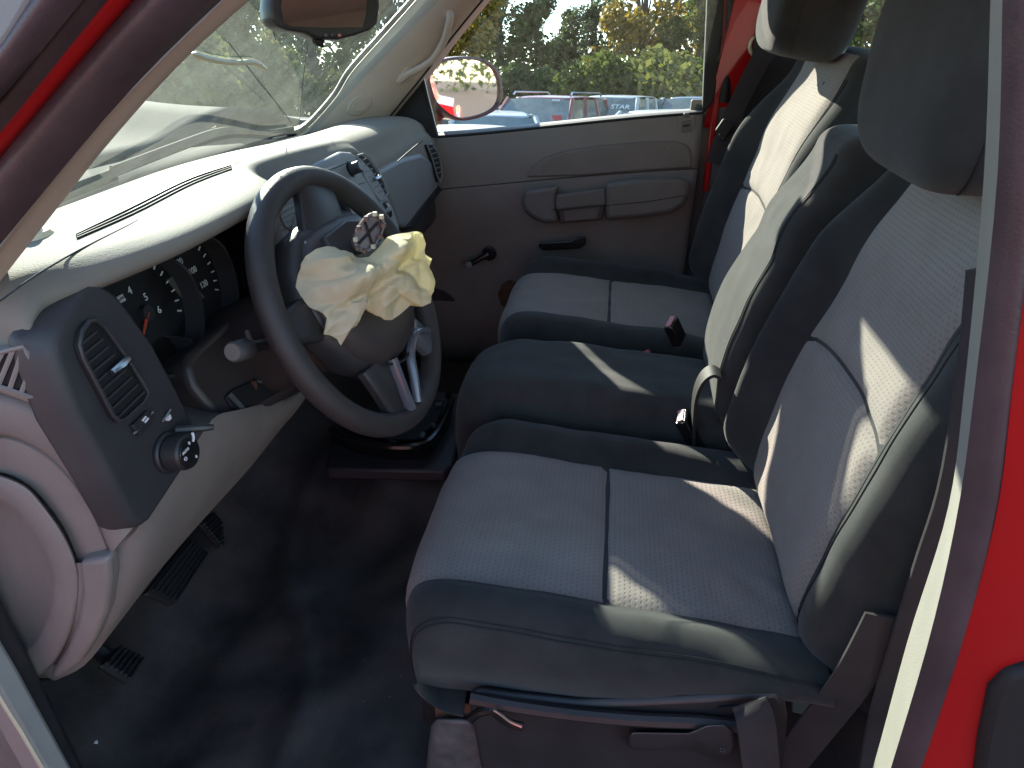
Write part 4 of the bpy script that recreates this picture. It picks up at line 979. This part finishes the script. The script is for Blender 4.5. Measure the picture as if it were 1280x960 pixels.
for i, b in enumerate(cr_):
    rows.append([b + V(.02, 0, -.001), b + V(.001, 0, -.002), b + V(-.002, 0, -.010), V(b.x + .004, b.y, lerp(b.z, .25, .35)), V(b.x + .012, b.y, lerp(b.z, .25, .7)), V(b.x + .018, b.y, .22), V(b.x - .01, b.y, .18), V(b.x - .03, b.y, .06), V(b.x, b.y, -.02)])
MB().grid(rows).build('lower_panel', M['doorlow'], pdn, angle=60, solid=.004)
ins = [(658, 222), (664, 210), (680, 198), (705, 189), (745, 183), (800, 178), (845, 177), (858, 181), (864, 190), (866, 210), (800, 214), (730, 220)]
MB().prism([dr(*p, .7475) for p in ins], V(.03, 0, 0)).build('recess_shade', M['doorlow'], pdn, bevel=.006, seg=3)  # raised panel; its darker plastic stands in for the shade of a recess
# armrest with pull cup
def armr(outline, x0, x1, m, name, bev=.012, par=None):
    return MB().loft([[dr(*p, x0) for p in outline], [dr(*p, x1) for p in outline]]).build(name, m, par or pdn, bevel=bev, seg=3)
ar = armr([(652, 252), (656, 238), (700, 231), (694, 246), (694, 262), (698, 278), (680, 279), (664, 272), (655, 263)], .748, .695, M['armrest'], 'armrest', .012)
armr([(757, 229), (800, 223), (850, 222), (861, 228), (862, 240), (856, 256), (840, 266), (800, 272), (757, 275)], .748, .690, M['armrest'], 'armrest', .012)
armr([(694, 243), (757, 235), (758, 257), (694, 263)], .740, .700, M['armrest'], 'pull_handle', .007)
armr([(697, 262), (757, 256), (752, 275), (700, 279)], .748, .728, M['dark'], 'pull_cup', .003)
armr([(704, 263), (750, 258), (746, 273), (706, 277)], .727, .724, M['armrest'], 'cup_floor', .001)
MB().tube([dr(655, 258, .697), dr(694, 262, .696)], .0012, 5).build('armrest_seam', M['black'], pdn)
MB().tube([dr(757, 257, .691), dr(810, 252, .689), dr(858, 244, .690)], .0012, 5).build('armrest_seam', M['black'], pdn)
# window crank
ck = dr(612, 316, .752)
cb_ = MB().disc(ck, V(-1, 0, 0), .022, .012, 20).build('window_crank', M['gloss'], pdn, bevel=.003)
MB().tube([ck + V(-.018, 0, 0), dr(600, 323, .725), dr(589, 330, .722)], [.012, .009, .008], 10).build('crank_arm', M['gloss'], cb_)
MB().tube([dr(586, 331, .728), dr(586, 331, .690)], [.011, .010], 12).build('crank_knob', M['dark'], cb_)
MB().loft([[dr(*p, xx) for p in [(672, 307), (676, 303), (712, 301), (722, 296), (733, 296), (732, 306), (724, 311), (678, 313)]] for xx in (.735, .708)]).build('release_lever', M['gloss'], pdn, bevel=.004)
lt = MB().prism([dr(*p, .762) for p in [(848, 145), (868, 143), (868, 168), (848, 170)]], V(-.004, 0, 0)).build('lock_plate', M['door'], pdn, bevel=.002)
MB().prism([dr(*p, .757) for p in [(852, 152), (864, 150), (864, 164), (852, 166)]], V(-.003, 0, 0)).build('lock_slide', M['armrest'], lt, bevel=.002)
MB().prism([dr(*p, .7535) for p in [(854, 156), (862, 155), (862, 158), (854, 159)]], V(-.001, 0, 0)).build('lock_mark', M['black'], lt)
MB().box(dr(858, 144, .762), (.012, .016, .012)).build('lock_button', M['armrest'], lt, bevel=.003)
# speaker grille and oval cup hole low on the door
MB().disc(dr(543, 390, .772), V(-1, 0, 0), .095, .010, 40).build('speaker_grille', M['doorlow'], pdn, bevel=.004)
MB().disc(dr(543, 390, .760), V(-1, 0, 0), .082, .003, 40).build('speaker_cloth', M['dark'], pdn, bevel=.001)
MB().prism([dr(*p, .757) for p in [(622, 368), (627, 355), (637, 349), (646, 352), (648, 370), (640, 383), (628, 384)]], V(-.004, 0, 0)).build('pocket_hole', M['wood'], pdn, bevel=.002)
# mirror triangle, window channel, glass
MB().prism([dr(*p, .745) for p in [(462, 174), (478, 156), (503, 122), (525, 95), (531, 99), (546, 172), (505, 176)]], V(.012, 0, 0)).build('mirror_sail', M['black'], pdn, bevel=.004)
MB().tube([dr(527, 95, .742), dr(534, 125, .748), dr(545, 170, .756)], .006, 8).build('window_channel', M['black'], pdn)
MB().tube([dr(530, 97, .736), dr(537, 127, .742), dr(548, 170, .750)], .0015, 6).build('channel_bead', M['silver'], pdn)
MB().tube(spline([dr(*p, .768) for p in [(545, 171), (600, 167), (700, 157), (800, 147), (878, 141)]], 12), .004, 6).build('sill_seal', M['black'], pdn)
MB().grid([[V(.80, .36, .66), V(.80, -.50, .73)], [V(.77, .25, .85), V(.775, -.50, .9)], [V(.715, .02, 1.13), V(.715, -.50, 1.15)]]).build('window_glass', M['sideglass'], pdn)
# outer skin
MB().loft([[V(.80, y, -.25), V(.92, y, -.2), V(.95, y, .1), V(.955, y, .42), V(.93, y, .64), V(.83, y, .68 - .06 * (y + .5) + .02)] for y in (.5, .2, -.1, -.5)]).build('door_skin', M['red'], pdn)
# side mirror, aimed back along the truck
mo = [(534, 100), (537, 86), (550, 77), (573, 73), (596, 74), (612, 82), (621, 95), (624, 115), (620, 131), (607, 141), (588, 147), (572, 148), (556, 140), (541, 124)]
mc = at(580, 112, x=.985)
# the mirror normal bisects the directions to the camera and to the truck's own flank
tgt = V(.98, -1.3, .765); mn = ((CAM - mc).normalized() + (tgt - mc).normalized()).normalized()
def mr(px, py, off=0): return on(px, py, mc, mn) + mn * off
mcx, mcy = 580, 112
mo = [(q.x, q.y) for q in spline([V(p[0], p[1], 0) for p in mo + mo[:1]], 48)][:-1]
def mring(s, off): return [mr(mcx + (p[0] - mcx) * s, mcy + (p[1] - mcy) * s, off) for p in mo]
mh = MB().loft([mring(.55, -.10), mring(.95, -.065), mring(1.07, -.015), mring(1.06, .008), mring(.98, .010), mring(.96, .002), mring(.95, -.006)]).build('mirror_housing', M['seal'], pdn, angle=50)
MB().prism(mring(.955, .000), mn * .002).build('mirror_glass', M['mirror'], mh)
MB().tube([mc - mn * .055, mc - mn * .055 + V(-.05, .06, -.07), V(.83, .37, .69)], [.032, .034, .035], 10).build('mirror_arm', M['wood'], mh)

# ================================================================== REAR-VIEW MIRROR
rv = thing('rear_view_mirror', 'black rear view mirror hanging at the top of the windshield', 'rear view mirror', at(405, 15, y=.22))
rn = V(-.50, -.80, .13).normalized(); rc = at(402, 8, y=.215)
def rm(px, py, off=0): return on(px, py, rc, rn) + rn * off
ro = [(334, 8), (336, 24), (344, 34), (358, 39), (378, 42), (392, 49), (420, 50), (440, 45), (460, 38), (469, 30), (472, 8), (470, -28), (455, -36), (352, -36), (338, -28)]
MB().loft([[rm(lerp(402, p[0], .9), lerp(5, p[1], .9), -.035) for p in ro], [rm(*p, -.012) for p in ro], [rm(*p, .004) for p in ro], [rm(lerp(402, p[0], .97), lerp(5, p[1], .97), .008) for p in ro]]).build('mirror_case', M['dark'], rv, bevel=.003)
MB().prism([rm(*p, .009) for p in [(350, -24), (346, 10), (350, 30), (360, 34), (404, 36), (448, 35), (452, 20), (455, -24)]], rn * .0012).build('mirror_glass', M['mirror'], rv)
for px_ in (403, 411, 420):
    MB().box(rm(px_, 45, .009), (.006, .004, .004)).build('mirror_button', M['oil'] if px_ < 418 else M['pinkbutton'], rv, bevel=.001)
MB().prism([rm(*p, -.006) for p in [(392, 49), (406, 50), (404, 56), (406, 60), (398, 57), (393, 53)]], rn * .008).build('dimmer_tab', M['black'], rv, bevel=.002)
MB().tube([rc - rn * .03, rc - rn * .05 + V(0, .05, .05), V(rc.x + .02, .28, wz(.26))], [.012, .011, .018], 10).build('mirror_stem', M['black'], rv)

# ================================================================== PEDALS, TRAY, LITTER
def pedal(name, label, quad, thick, ribs, cat, armto):
    q = [Vector(p) for p in quad]; n = (q[1] - q[0]).cross(q[3] - q[0]).normalized(); n = n if n.y < 0 else -n
    o = thing(name, label, cat, q[0].lerp(q[2], .5))
    MB().prism(q, -n * thick).build('pad', M['rubber'], o, bevel=.006, seg=3)
    for k in range(ribs):
        t = (k + .5) / ribs
        a = q[0].lerp(q[1], t); b = q[3].lerp(q[2], t)
        MB().tube([a.lerp(b, .06) + n * .001, a.lerp(b, .94) + n * .001], .0028, 6).build('rib', M['rubber'], o)
    MB().tube([q[0].lerp(q[2], .5) - n * thick, Vector(armto)], [.012, .012], 8).build('pedal_arm', M['black'], o)
    return o
bq = [at(*p, y=yy) for p, yy in [((184, 742), .475), ((240, 672), .52), ((262, 690), .52), ((219, 757), .470)]]
pedal('brake_pedal', 'wide ribbed black brake pedal below the tan knee panel', [bq[0], bq[3], bq[2], bq[1]], .014, 6, 'pedal', V(-.40, .64, .36))
aq = [at(*p, y=yy) for p, yy in [((252, 655), .52), ((268, 640), .55), ((291, 668), .545), ((276, 684), .515)]]
pedal('accelerator_pedal', 'narrow finely ribbed accelerator pedal right of the brake pedal', [aq[3], aq[0], aq[1], aq[2]][::-1], .010, 8, 'pedal', V(-.22, .68, .25))
kq = [at(*p, y=yy) for p, yy in [((128, 830), .47), ((150, 806), .50), ((182, 822), .49), ((163, 852), .46)]]
pedal('parking_brake_pedal', 'small curved ribbed parking brake pedal at the far left floor', [kq[0], kq[3], kq[2], kq[1]], .012, 6, 'pedal', V(-.62, .62, .34))
ty = thing('floor_tray', 'black plastic floor tray on the transmission hump below the steering wheel', 'tray', (.1, .25, .08))
tb = [at(*p, z=.10) for p in [(408, 586), (556, 589), (566, 580), (586, 500), (580, 492), (545, 488), (470, 500), (420, 530)]]
MB().prism([p - V(0, 0, .03) for p in tb], V(0, 0, .03)).build('tray_base', M['darkpanel'], ty, bevel=.006)
rim_ = spline([at(*p, z=.145) for p in [(414, 538), (440, 550), (480, 558), (520, 558), (540, 548), (556, 522), (564, 500), (560, 494)]], 30)
MB().tube(rim_, .009, 8).build('tray_ridge', M['gloss'], ty)
MB().strip(rim_, [p + V(.015, .0, -.045) for p in rim_], V(.008, .006, 0)).build('ridge_wall', M['gloss'], ty)
MB().prism([at(*p, z=.118) for p in [(430, 535), (480, 550), (520, 551), (545, 530), (556, 502), (500, 498), (440, 515)]], V(0, 0, .004)).build('tray_well', M['black'], ty)
for k, (p, s) in enumerate([((528, 545), .022), ((542, 532), .016), ((490, 553), .020), ((548, 505), .016), ((535, 520), .010)]):
    MB().box(at(*p, z=.135), (s, s * .6, s * .5), Matrix.Rotation(.7 * k, 3, 'Z') @ Matrix.Rotation(.4, 3, 'X')).build('broken_clip', M['oil'] if k % 2 else M['dark'], ty, bevel=.002)
o = thing('plastic_stopper', 'small cream plastic cap left on the dashboard by the near pillar', 'plastic cap', at(48, 312, z=.80))
c0 = at(47, 305, z=.806)
MB().loft([[c0 + V(.022 * math.cos(a) * r_, .013 * math.sin(a) * r_, h) for a in [2 * math.pi * k / 20 for k in range(20)]] for r_, h in ((.9, -.008), (1, -.004), (1, .008), (.8, .013))]).build('cap_body', M['chip'], o, bevel=.001)
MB().tube([c0 + V(.0, 0, .012), c0 + V(.008, .004, .022)], [.009, .007], 12).build('cap_tip', M['white'], o)
o = tag(MB().box(at(165, 240, z=.80), (.016, .006, .005), Matrix.Rotation(.4, 3, 'Z')).build('plastic_chip', M['oil'], bevel=.001), 'tiny grey plastic chip on the sunlit dashboard below the windshield', 'plastic chip')
rnd = random.Random(3)
lit = MB()
for k in range(40):
    x, y = rnd.uniform(-.72, .1), rnd.uniform(-.05, .55); s = rnd.uniform(.0004, .0010)
    lit.box((x, y, floor_z(x, y) + s), (s * 2, s * 1.5, s), Matrix.Rotation(rnd.uniform(0, 3), 3, 'Z'))
lit.build('floor_grit', M['dash_low'], kind='stuff')
p = at(113, 930, z=.03)
tag(MB().box(p, (.005, .020, .004), Matrix.Rotation(.5, 3, 'Z')).build('paper_scrap', M['white'], bevel=.001), 'tiny white paper scrap on the dark floor near the door', 'paper scrap')

# ================================================================== OUTSIDE (level frame of the lot, tilted against the truck)
GZ = -.78
RY = Matrix.Rotation(TILT, 4, 'Y')
def ext(x, y, z=0): return RY @ V(x, y, z + GZ)
def place(o, x, y, z, rz, s=1):
    o.rotation_mode = 'XYZ'
    o.matrix_basis = Matrix.Translation(ext(x, y, z)) @ RY.to_3x3().to_4x4() @ Matrix.Rotation(rz, 4, 'Z') @ Matrix.Scale(s, 4)
M['lot'] = mat('warm_bounce_lot', (.15, .095, .065), .95, .3, 3, .8, 60, dust=(.15, .115, .085), dustamt=.6)  # red-brown ground colour, chosen to bounce warm light into the cab
rows = [[ext(-150 + 20 * i, -150 + 20 * j, 0) for j in range(16)] for i in range(16)]
tag(MB().grid(rows).build('ground', M['lot']), kind='structure')
LEAF = {}
def leafmat(name, col, col2):
    m = bpy.data.materials.new(name); m.use_nodes = True; t = m.node_tree; N = t.nodes; L = t.links; b = N['Principled BSDF']
    b.inputs['Roughness'].default_value = .6
    g = N.new('ShaderNodeNewGeometry'); r = N.new('ShaderNodeValToRGB'); r.color_ramp.elements[0].color = (*col, 1); r.color_ramp.elements[1].color = (*col2, 1)
    L.new(g.outputs['Random Per Island'], r.inputs[0]); L.new(r.outputs[0], b.inputs['Base Color'])
    tl = N.new('ShaderNodeBsdfTranslucent'); L.new(r.outputs[0], tl.inputs[0]); mx = N.new('ShaderNodeMixShader'); mx.inputs[0].default_value = .35
    L.new(b.outputs[0], mx.inputs[1]); L.new(tl.outputs[0], mx.inputs[2]); L.new(mx.outputs[0], N['Material Output'].inputs[0])
    return m
LEAF['green'] = leafmat('leaf_green', (.050, .085, .018), (.14, .17, .035))
LEAF['dark'] = leafmat('leaf_dark', (.028, .052, .018), (.075, .11, .035))
LEAF['yellow'] = leafmat('leaf_yellow', (.15, .13, .022), (.40, .27, .03))
LEAF['pale'] = leafmat('leaf_pale', (.085, .11, .03), (.20, .20, .05))
M['bark'] = mat('bark', (.09, .07, .055), .9, .3, 12, .6, 60)
def crown_mesh(seed, kind, n):
    rn_ = random.Random(seed); v = []; f = []
    lobes = []
    H = 8.0
    for k in range(26 if kind != 'cone' else 22):
        if kind == 'cone':
            t = k / 22; r = 1.9 * (1 - t) ** .8 + .2; a = rn_.uniform(0, 6.28); lobes.append((V(math.cos(a) * r * .6, math.sin(a) * r * .6, 1.2 + t * 6.8), .55 + .7 * (1 - t)))
        elif kind == 'bush':
            a = rn_.uniform(0, 6.28); r = rn_.uniform(0, 2.2); lobes.append((V(math.cos(a) * r, math.sin(a) * r, rn_.uniform(.6, 2.6)), rn_.uniform(.5, 1.0)))
        else:
            a = rn_.uniform(0, 6.28); z = rn_.uniform(1.2, 8.2); r = rn_.uniform(.2, 2.6) * (1 - ((z - 4.2) / 5.2) ** 2); lobes.append((V(math.cos(a) * r, math.sin(a) * r, z), rn_.uniform(.6, 1.25)))
    for i in range(n):
        c, r = rn_.choice(lobes)
        d = V(rn_.gauss(0, 1), rn_.gauss(0, 1), rn_.gauss(0, 1)).normalized() * r * rn_.random() ** .4
        p = c + d; s = rn_.uniform(.07, .19)
        u = V(rn_.gauss(0, 1), rn_.gauss(0, 1), rn_.gauss(0, 1)).normalized(); w_ = u.orthogonal().normalized() * s * .7; u = u * s
        b = len(v); v += [p - u, p + w_, p + u * 1.1, p - w_]; f.append((b, b + 1, b + 2, b + 3))
    me = bpy.data.meshes.new('crown'); me.from_pydata([tuple(q) for q in v], [], f); return me, lobes
def trunk_mesh(seed, lobes):
    mb = MB(); rn_ = random.Random(seed); top = max(l[0].z for l in lobes)
    mb.tube(spline([V(0, 0, -.3), V(.1, .05, top * .35), V(-.1, .1, top * .7), V(.05, 0, top)], 12), [.20 * (1 - .07 * i) + .02 for i in range(12)], 8)
    for c, r in lobes[::2]:
        mb.tube([V(0, .03, c.z * .55), c * .6 + V(0, 0, c.z * .22), c], [.07, .045, .015], 5)
    o = mb.build('trunk', M['bark']); me = o.data; bpy.data.objects.remove(o); return me
protos = {}
for kd, seed, n in (('round', 1, 7500), ('cone', 2, 7000), ('round2', 3, 7500), ('bush', 4, 4500)):
    me, lb = crown_mesh(seed, 'round' if kd == 'round2' else kd, n); protos[kd] = (me, trunk_mesh(seed + 20, lb))
def tree(kd, leaf, x, y, s, label, group, sz=1, name='tree'):
    o = bpy.data.objects.new(name, None); COL.objects.link(o); place(o, x, y, 0, (x * 7 + y * 3) % 6.28, s); tag(o, label, 'tree' if kd != 'bush' else 'bush', group)
    me = protos[kd][0].copy() if False else protos[kd][0]
    c = bpy.data.objects.new('crown', me); COL.objects.link(c); c.parent = o
    if not me.materials: me.materials.append(None)
    c.material_slots[0].link = 'OBJECT'; c.material_slots[0].material = LEAF[leaf]
    tk = bpy.data.objects.new('trunk', protos[kd][1]); COL.objects.link(tk); tk.parent = o
    return o
def tray(px, d):        # spot on the level lot along the ray of an image column, at distance d
    r = RY.to_3x3().transposed() @ ray(px, 130); r.z = 0; r.normalize(); c = RY.to_3x3().transposed() @ CAM
    return c.x + r.x * d, c.y + r.y * d
TREES = [
 (232, 24, 'bush', 'pale', 1.15, 'pale bush low in the windshield beside the driver pillar'),
 (185, 26, 'bush', 'green', 1.1, 'green bush in the windshield, partly behind the driver pillar'),
 (280, 30, 'bush', 'green', 1.05, 'green bush under the conical tree in the windshield'),
 (350, 32, 'bush', 'pale', 1.0, 'pale bush in the windshield under the two cracks'),
 # px, distance, kind, leaf, scale, label
 (300, 34, 'cone', 'pale', .95, 'lone conical tree seen through the windshield left of the cracks'),
 (395, 40, 'round', 'pale', 1.15, 'broad tree through the windshield right of the long crack'),
 (345, 52, 'round2', 'green', 1.0, 'small green tree between the two cracks in the windshield'),
 (440, 46, 'round2', 'green', 1.2, 'tree through the windshield beside the passenger pillar'),
 (490, 44, 'round', 'dark', 1.1, 'dark tree behind the upper passenger pillar'),
 (575, 46, 'round', 'yellow', 1.05, 'yellowing tree directly above the side mirror'),
 (560, 58, 'round2', 'green', 1.5, 'tall green tree rising behind the yellowing one above the side mirror'),
 (625, 54, 'round2', 'green', 1.32, 'tall green tree right of the side mirror'),
 (668, 50, 'round', 'green', .86, 'rounded green tree above the maroon car'),
 (705, 56, 'cone', 'dark', .86, 'dark narrow tree behind the maroon car'),
 (738, 54, 'round', 'dark', .90, 'dark tree above the blue car, left of the golden tree'),
 (795, 50, 'round2', 'yellow', 1.28, 'golden autumn tree, the tallest in the passenger window'),
 (835, 56, 'round', 'yellow', 1.25, 'yellow green tree right of the golden tree'),
 (868, 48, 'round2', 'pale', 1.16, 'pale green tree at the rear edge of the passenger window'),
 (912, 54, 'round', 'green', 1.2, 'green tree behind the passenger door pillar'),
 (770, 34, 'bush', 'green', 1.0, 'green bush below the golden tree'),
 (830, 33, 'bush', 'pale', 1.05, 'pale leafy bush behind the grey cars'),
 (880, 36, 'bush', 'green', .95, 'green bush at the rear edge of the passenger window'),
 (640, 36, 'bush', 'dark', .85, 'dark bush between the side mirror and maroon car'),
 (690, 38, 'bush', 'green', .85, 'low green bush behind the maroon car'),
 (590, 38, 'bush', 'dark', .85, 'dark bush behind the side mirror'),
]
for px_, d, kd, lf, s, lb in TREES:
    x, y = tray(px_, d); tree(kd, lf, x, y, s, lb, 'trees around the lot', name='tree' if kd != 'bush' else 'bush')
for px_, d, kd, lf, s, lb in [(1010, 40, 'round', 'yellow', 1.2, 'yellow tree seen between the two far headrests'), (1062, 34, 'round2', 'yellow', 1.1, 'yellow green tree through the rear window under the far headrest'), (1090, 30, 'round', 'green', 1.0, 'green tree through the rear window behind the near headrest'), (1190, 36, 'round2', 'pale', 1.1, 'pale tree behind the driver headrest')]:
    x, y = tray(px_, d); tree(kd, lf, x, y, s, lb, 'trees around the lot')

fw_ = MB(); rn_ = random.Random(11)
for k in range(15000):
    a_ = rn_.uniform(-1.9, .95); px_ = a_ * 500; d = rn_.uniform(62, 80); x, y = d * math.cos(a_), d * math.sin(a_)
    top = 4.7 + 1.6 * noise.noise(Vector((px_ * .012, 1.3, 0))) + .9 * noise.noise(Vector((px_ * .04, 5.3, 0)))
    z = top * rn_.random() ** .7; s_ = rn_.uniform(.18, .42); q = ext(x, y, z)
    u = V(rn_.gauss(0, 1), rn_.gauss(0, 1), rn_.gauss(0, 1)).normalized(); w_ = u.orthogonal().normalized() * s_ * .7; u = u * s_
    fw_.add([q - u, q + w_, q + u, q - w_], [(0, 1, 2, 3)])
fw_.build('far_wood', LEAF['green'], smooth=False, kind='stuff')
# parked cars: lofted body, glasshouse with panes, mirrors, roof rails
def car(label, x, y, rz, paint, L=4.5, Wd=1.82, H=1.62, hood=.95, belt=.98, roof0=1.5, roof1=3.9, wsl=.75, rails=False, tail=.4, notes=(), roofm=None, name='parked_car', cat='car', bed=None):
    o = bpy.data.objects.new(name, None); COL.objects.link(o); place(o, x, y, 0, rz); tag(o, label, cat, 'cars parked in the lot')
    o['_w'] = 1
    P = lambda mb, nm, m, **k: setl(mb.build(nm, m, **k), o)
    def setl(ob, par): ob.parent = par; return ob
    # u runs from front bumper (0) to rear (L); local x = L/2 - u
    X = lambda u: L / 2 - u
    prof = [(0, .45, .70), (.08, .72, .80), (.5, hood - .12, .90), (roof0 - wsl, hood, .95), (roof0, belt, 1), (roof1, belt + .03, 1), (L - .25, belt, .97), (L - .05, .85, .90), (L, .45, .85)]
    rows = []
    for u, z, wf in prof:
        hw = Wd / 2 * wf; rows.append([V(X(u), -hw * .96, .22), V(X(u), -hw, .55), V(X(u), -hw * .97, z - .10), V(X(u), -hw * .86, z), V(X(u), 0, z + .03), V(X(u), hw * .86, z), V(X(u), hw * .97, z - .10), V(X(u), hw, .55), V(X(u), hw * .96, .22)])
    P(MB().loft(rows), 'body', paint, sub=1)
    a0, a1, r0, r1, e1 = roof0 - wsl, roof0, roof0, roof1, min(L - .15, roof1 + tail)
    hb, ht = Wd / 2 * .90, Wd / 2 * .74
    base = belt - .06
    rows = []
    for u, z, hw in [(r0 - .02, H - .06, ht * .96), (r0 + .15, H - .015, ht), ((r0 + r1) / 2, H, ht), (r1 - .1, H - .02, ht), (r1 + .02, H - .06, ht * .96)]:
        rows.append([V(X(u), -hw, z - .045), V(X(u), -hw * .93, z), V(X(u), 0, z + .02), V(X(u), hw * .93, z), V(X(u), hw, z - .045)])
    P(MB().loft(rows), 'roof', roofm or paint, sub=1)
    z1 = H - .07
    P(MB().grid([[V(X(a0), -hb * .95, hood - .02), V(X(a0 - .12), 0, hood), V(X(a0), hb * .95, hood - .02)], [V(X(r0), -ht, z1), V(X(r0 - .03), 0, z1 + .02), V(X(r0), ht, z1)]]), 'windshield', M['carglass'])
    P(MB().grid([[V(X(e1), -hb * .93, base), V(X(e1 + .05), 0, base), V(X(e1), hb * .93, base)], [V(X(r1), -ht, z1), V(X(r1), 0, z1 + .02), V(X(r1), ht, z1)]]), 'rear_window', M['carglass'])
    for s in (-1, 1):
        P(MB().grid([[V(X(lerp(a0 + .08, e1 - .05, t)), s * hb, base) for t in (0, .33, .66, 1)], [V(X(lerp(r0, r1, t)), s * ht * 1.005, z1) for t in (0, .33, .66, 1)]]), 'side_window', M['carglass'])
        for t in (0, .36, .68, 1):
            P(MB().tube([V(X(lerp(a0 + .03, e1 - .02, t)), s * hb * 1.003, base), V(X(lerp(r0, r1, t)), s * ht * 1.01, z1 + .01)], .045, 6), 'pillar', paint)
        P(MB().loft([[V(X(a0 + .45) + dx, s * (Wd / 2 + q), belt + .02 + dz_) for q, dz_ in ((-.02, 0), (.17, 0), (.19, .13), (-.02, .12))] for dx in (-.05, .06)]), 'side_mirror', paint, bevel=.02)
        for u in (.85, L - .85):
            P(MB().disc(V(X(u), s * (Wd / 2 - .22), .34), V(0, s, 0), .34, .2, 20), 'wheel', M['rubber'], bevel=.02)
        if rails:
            P(MB().tube([V(X(r0 + .1), s * ht * .9, H), V(X(r0 + .2), s * ht * .9, H + .06), V(X(r1 - .2), s * ht * .9, H + .06), V(X(r1 - .05), s * ht * .9, H)], .02, 6), 'roof_rail', M['silver'])
        P(MB().box((X(.12), s * Wd * .36, .68), (.10, .34, .14)), 'headlight', M['silver'], bevel=.03)
    for s_, u_, v_, sz in notes:
        yv = u_ * ht; t = v_
        q = V(X(lerp(a0, r0, t)), yv, lerp(hood, z1, t) + .02) + V(.03, 0, .02)
        text_ob = text(s_, sz, (0, 0, 0), V(0, 1, 0), V(-wsl, 0, H - hood), M['white'], None, 'windshield_writing', .002)
        text_ob.parent = o; mtx = text_ob.matrix_basis.copy(); mtx.translation = q; text_ob.matrix_basis = mtx
    del o['_w']
    return o
M['p_maroon'] = mat('maroon_paint', (.22, .055, .05), .35, .05, 3, coat=.5)
M['p_red'] = mat('bounce_van_paint', (.30, .06, .045), .4, .05, 3, coat=.3)
M['p_blue'] = mat('blue_grey_paint', (.10, .13, .17), .35, .05, 3, coat=.5)
M['p_silver'] = mat('silver_paint', (.40, .42, .42), .35, .05, 3, coat=.5)
M['p_white'] = mat('white_paint', (.72, .72, .70), .35, .05, 3, coat=.5)
M['p_dark'] = mat('dark_paint', (.04, .05, .06), .35, .05, 3, coat=.5)
x, y = tray(690, 15.5)
c_ = car('maroon sport utility with bright roof rails and red sticker on its windshield', x, y, R(166), M['p_maroon'], H=1.60, hood=1.02, rails=True, notes=(('IIIIIIII', .55, .90, .085),), name='parked_car')
st_ = MB().box((0, 0, 0), (.012, .20, .14)).build('windshield_sticker', M['redbutton']); st_.parent = c_
st_.location = (4.5 / 2 - 1.0, .52, 1.21); st_.rotation_euler = (0, -R(50), 0)
x, y = tray(772, 18)
car('pale silver car with the word STAR on its windshield, behind the maroon one', x, y, R(164), M['p_silver'], H=1.62, hood=1.0, notes=(('STAR', .55, .62, .19),))
x, y = tray(838, 15.0)
car('silver sedan low in the passenger window near the door lock', x, y, R(150), M['p_silver'], H=1.38, hood=.85, belt=.9)
x, y = tray(874, 20)
car('dark grey car behind the silver sedan at the window rear edge', x, y, R(155), M['p_blue'], H=1.62, hood=.95)
x, y = tray(575, 9.5)
car('white sedan partly under the side mirror', x, y, R(185), M['p_white'], H=1.22, hood=.80, belt=.84)
x, y = tray(618, 13)
car('pale blue car between the side mirror and the maroon one', x, y, R(190), M['p_silver'], H=1.33, hood=.85, belt=.9)
x, y = tray(612, 17)
car('dark car just behind the side mirror', x, y, R(190), M['p_dark'], H=1.36, hood=.88, belt=.93)
# unseen red van added so its sunlit flank bounces red light into the cab
car('unseen red van added beyond the driver door to bounce red light', -4.0, .5, R(90), M['p_red'], L=5.0, Wd=1.9, H=1.9, hood=1.15, belt=1.25, name='bounce_van', cat='van')
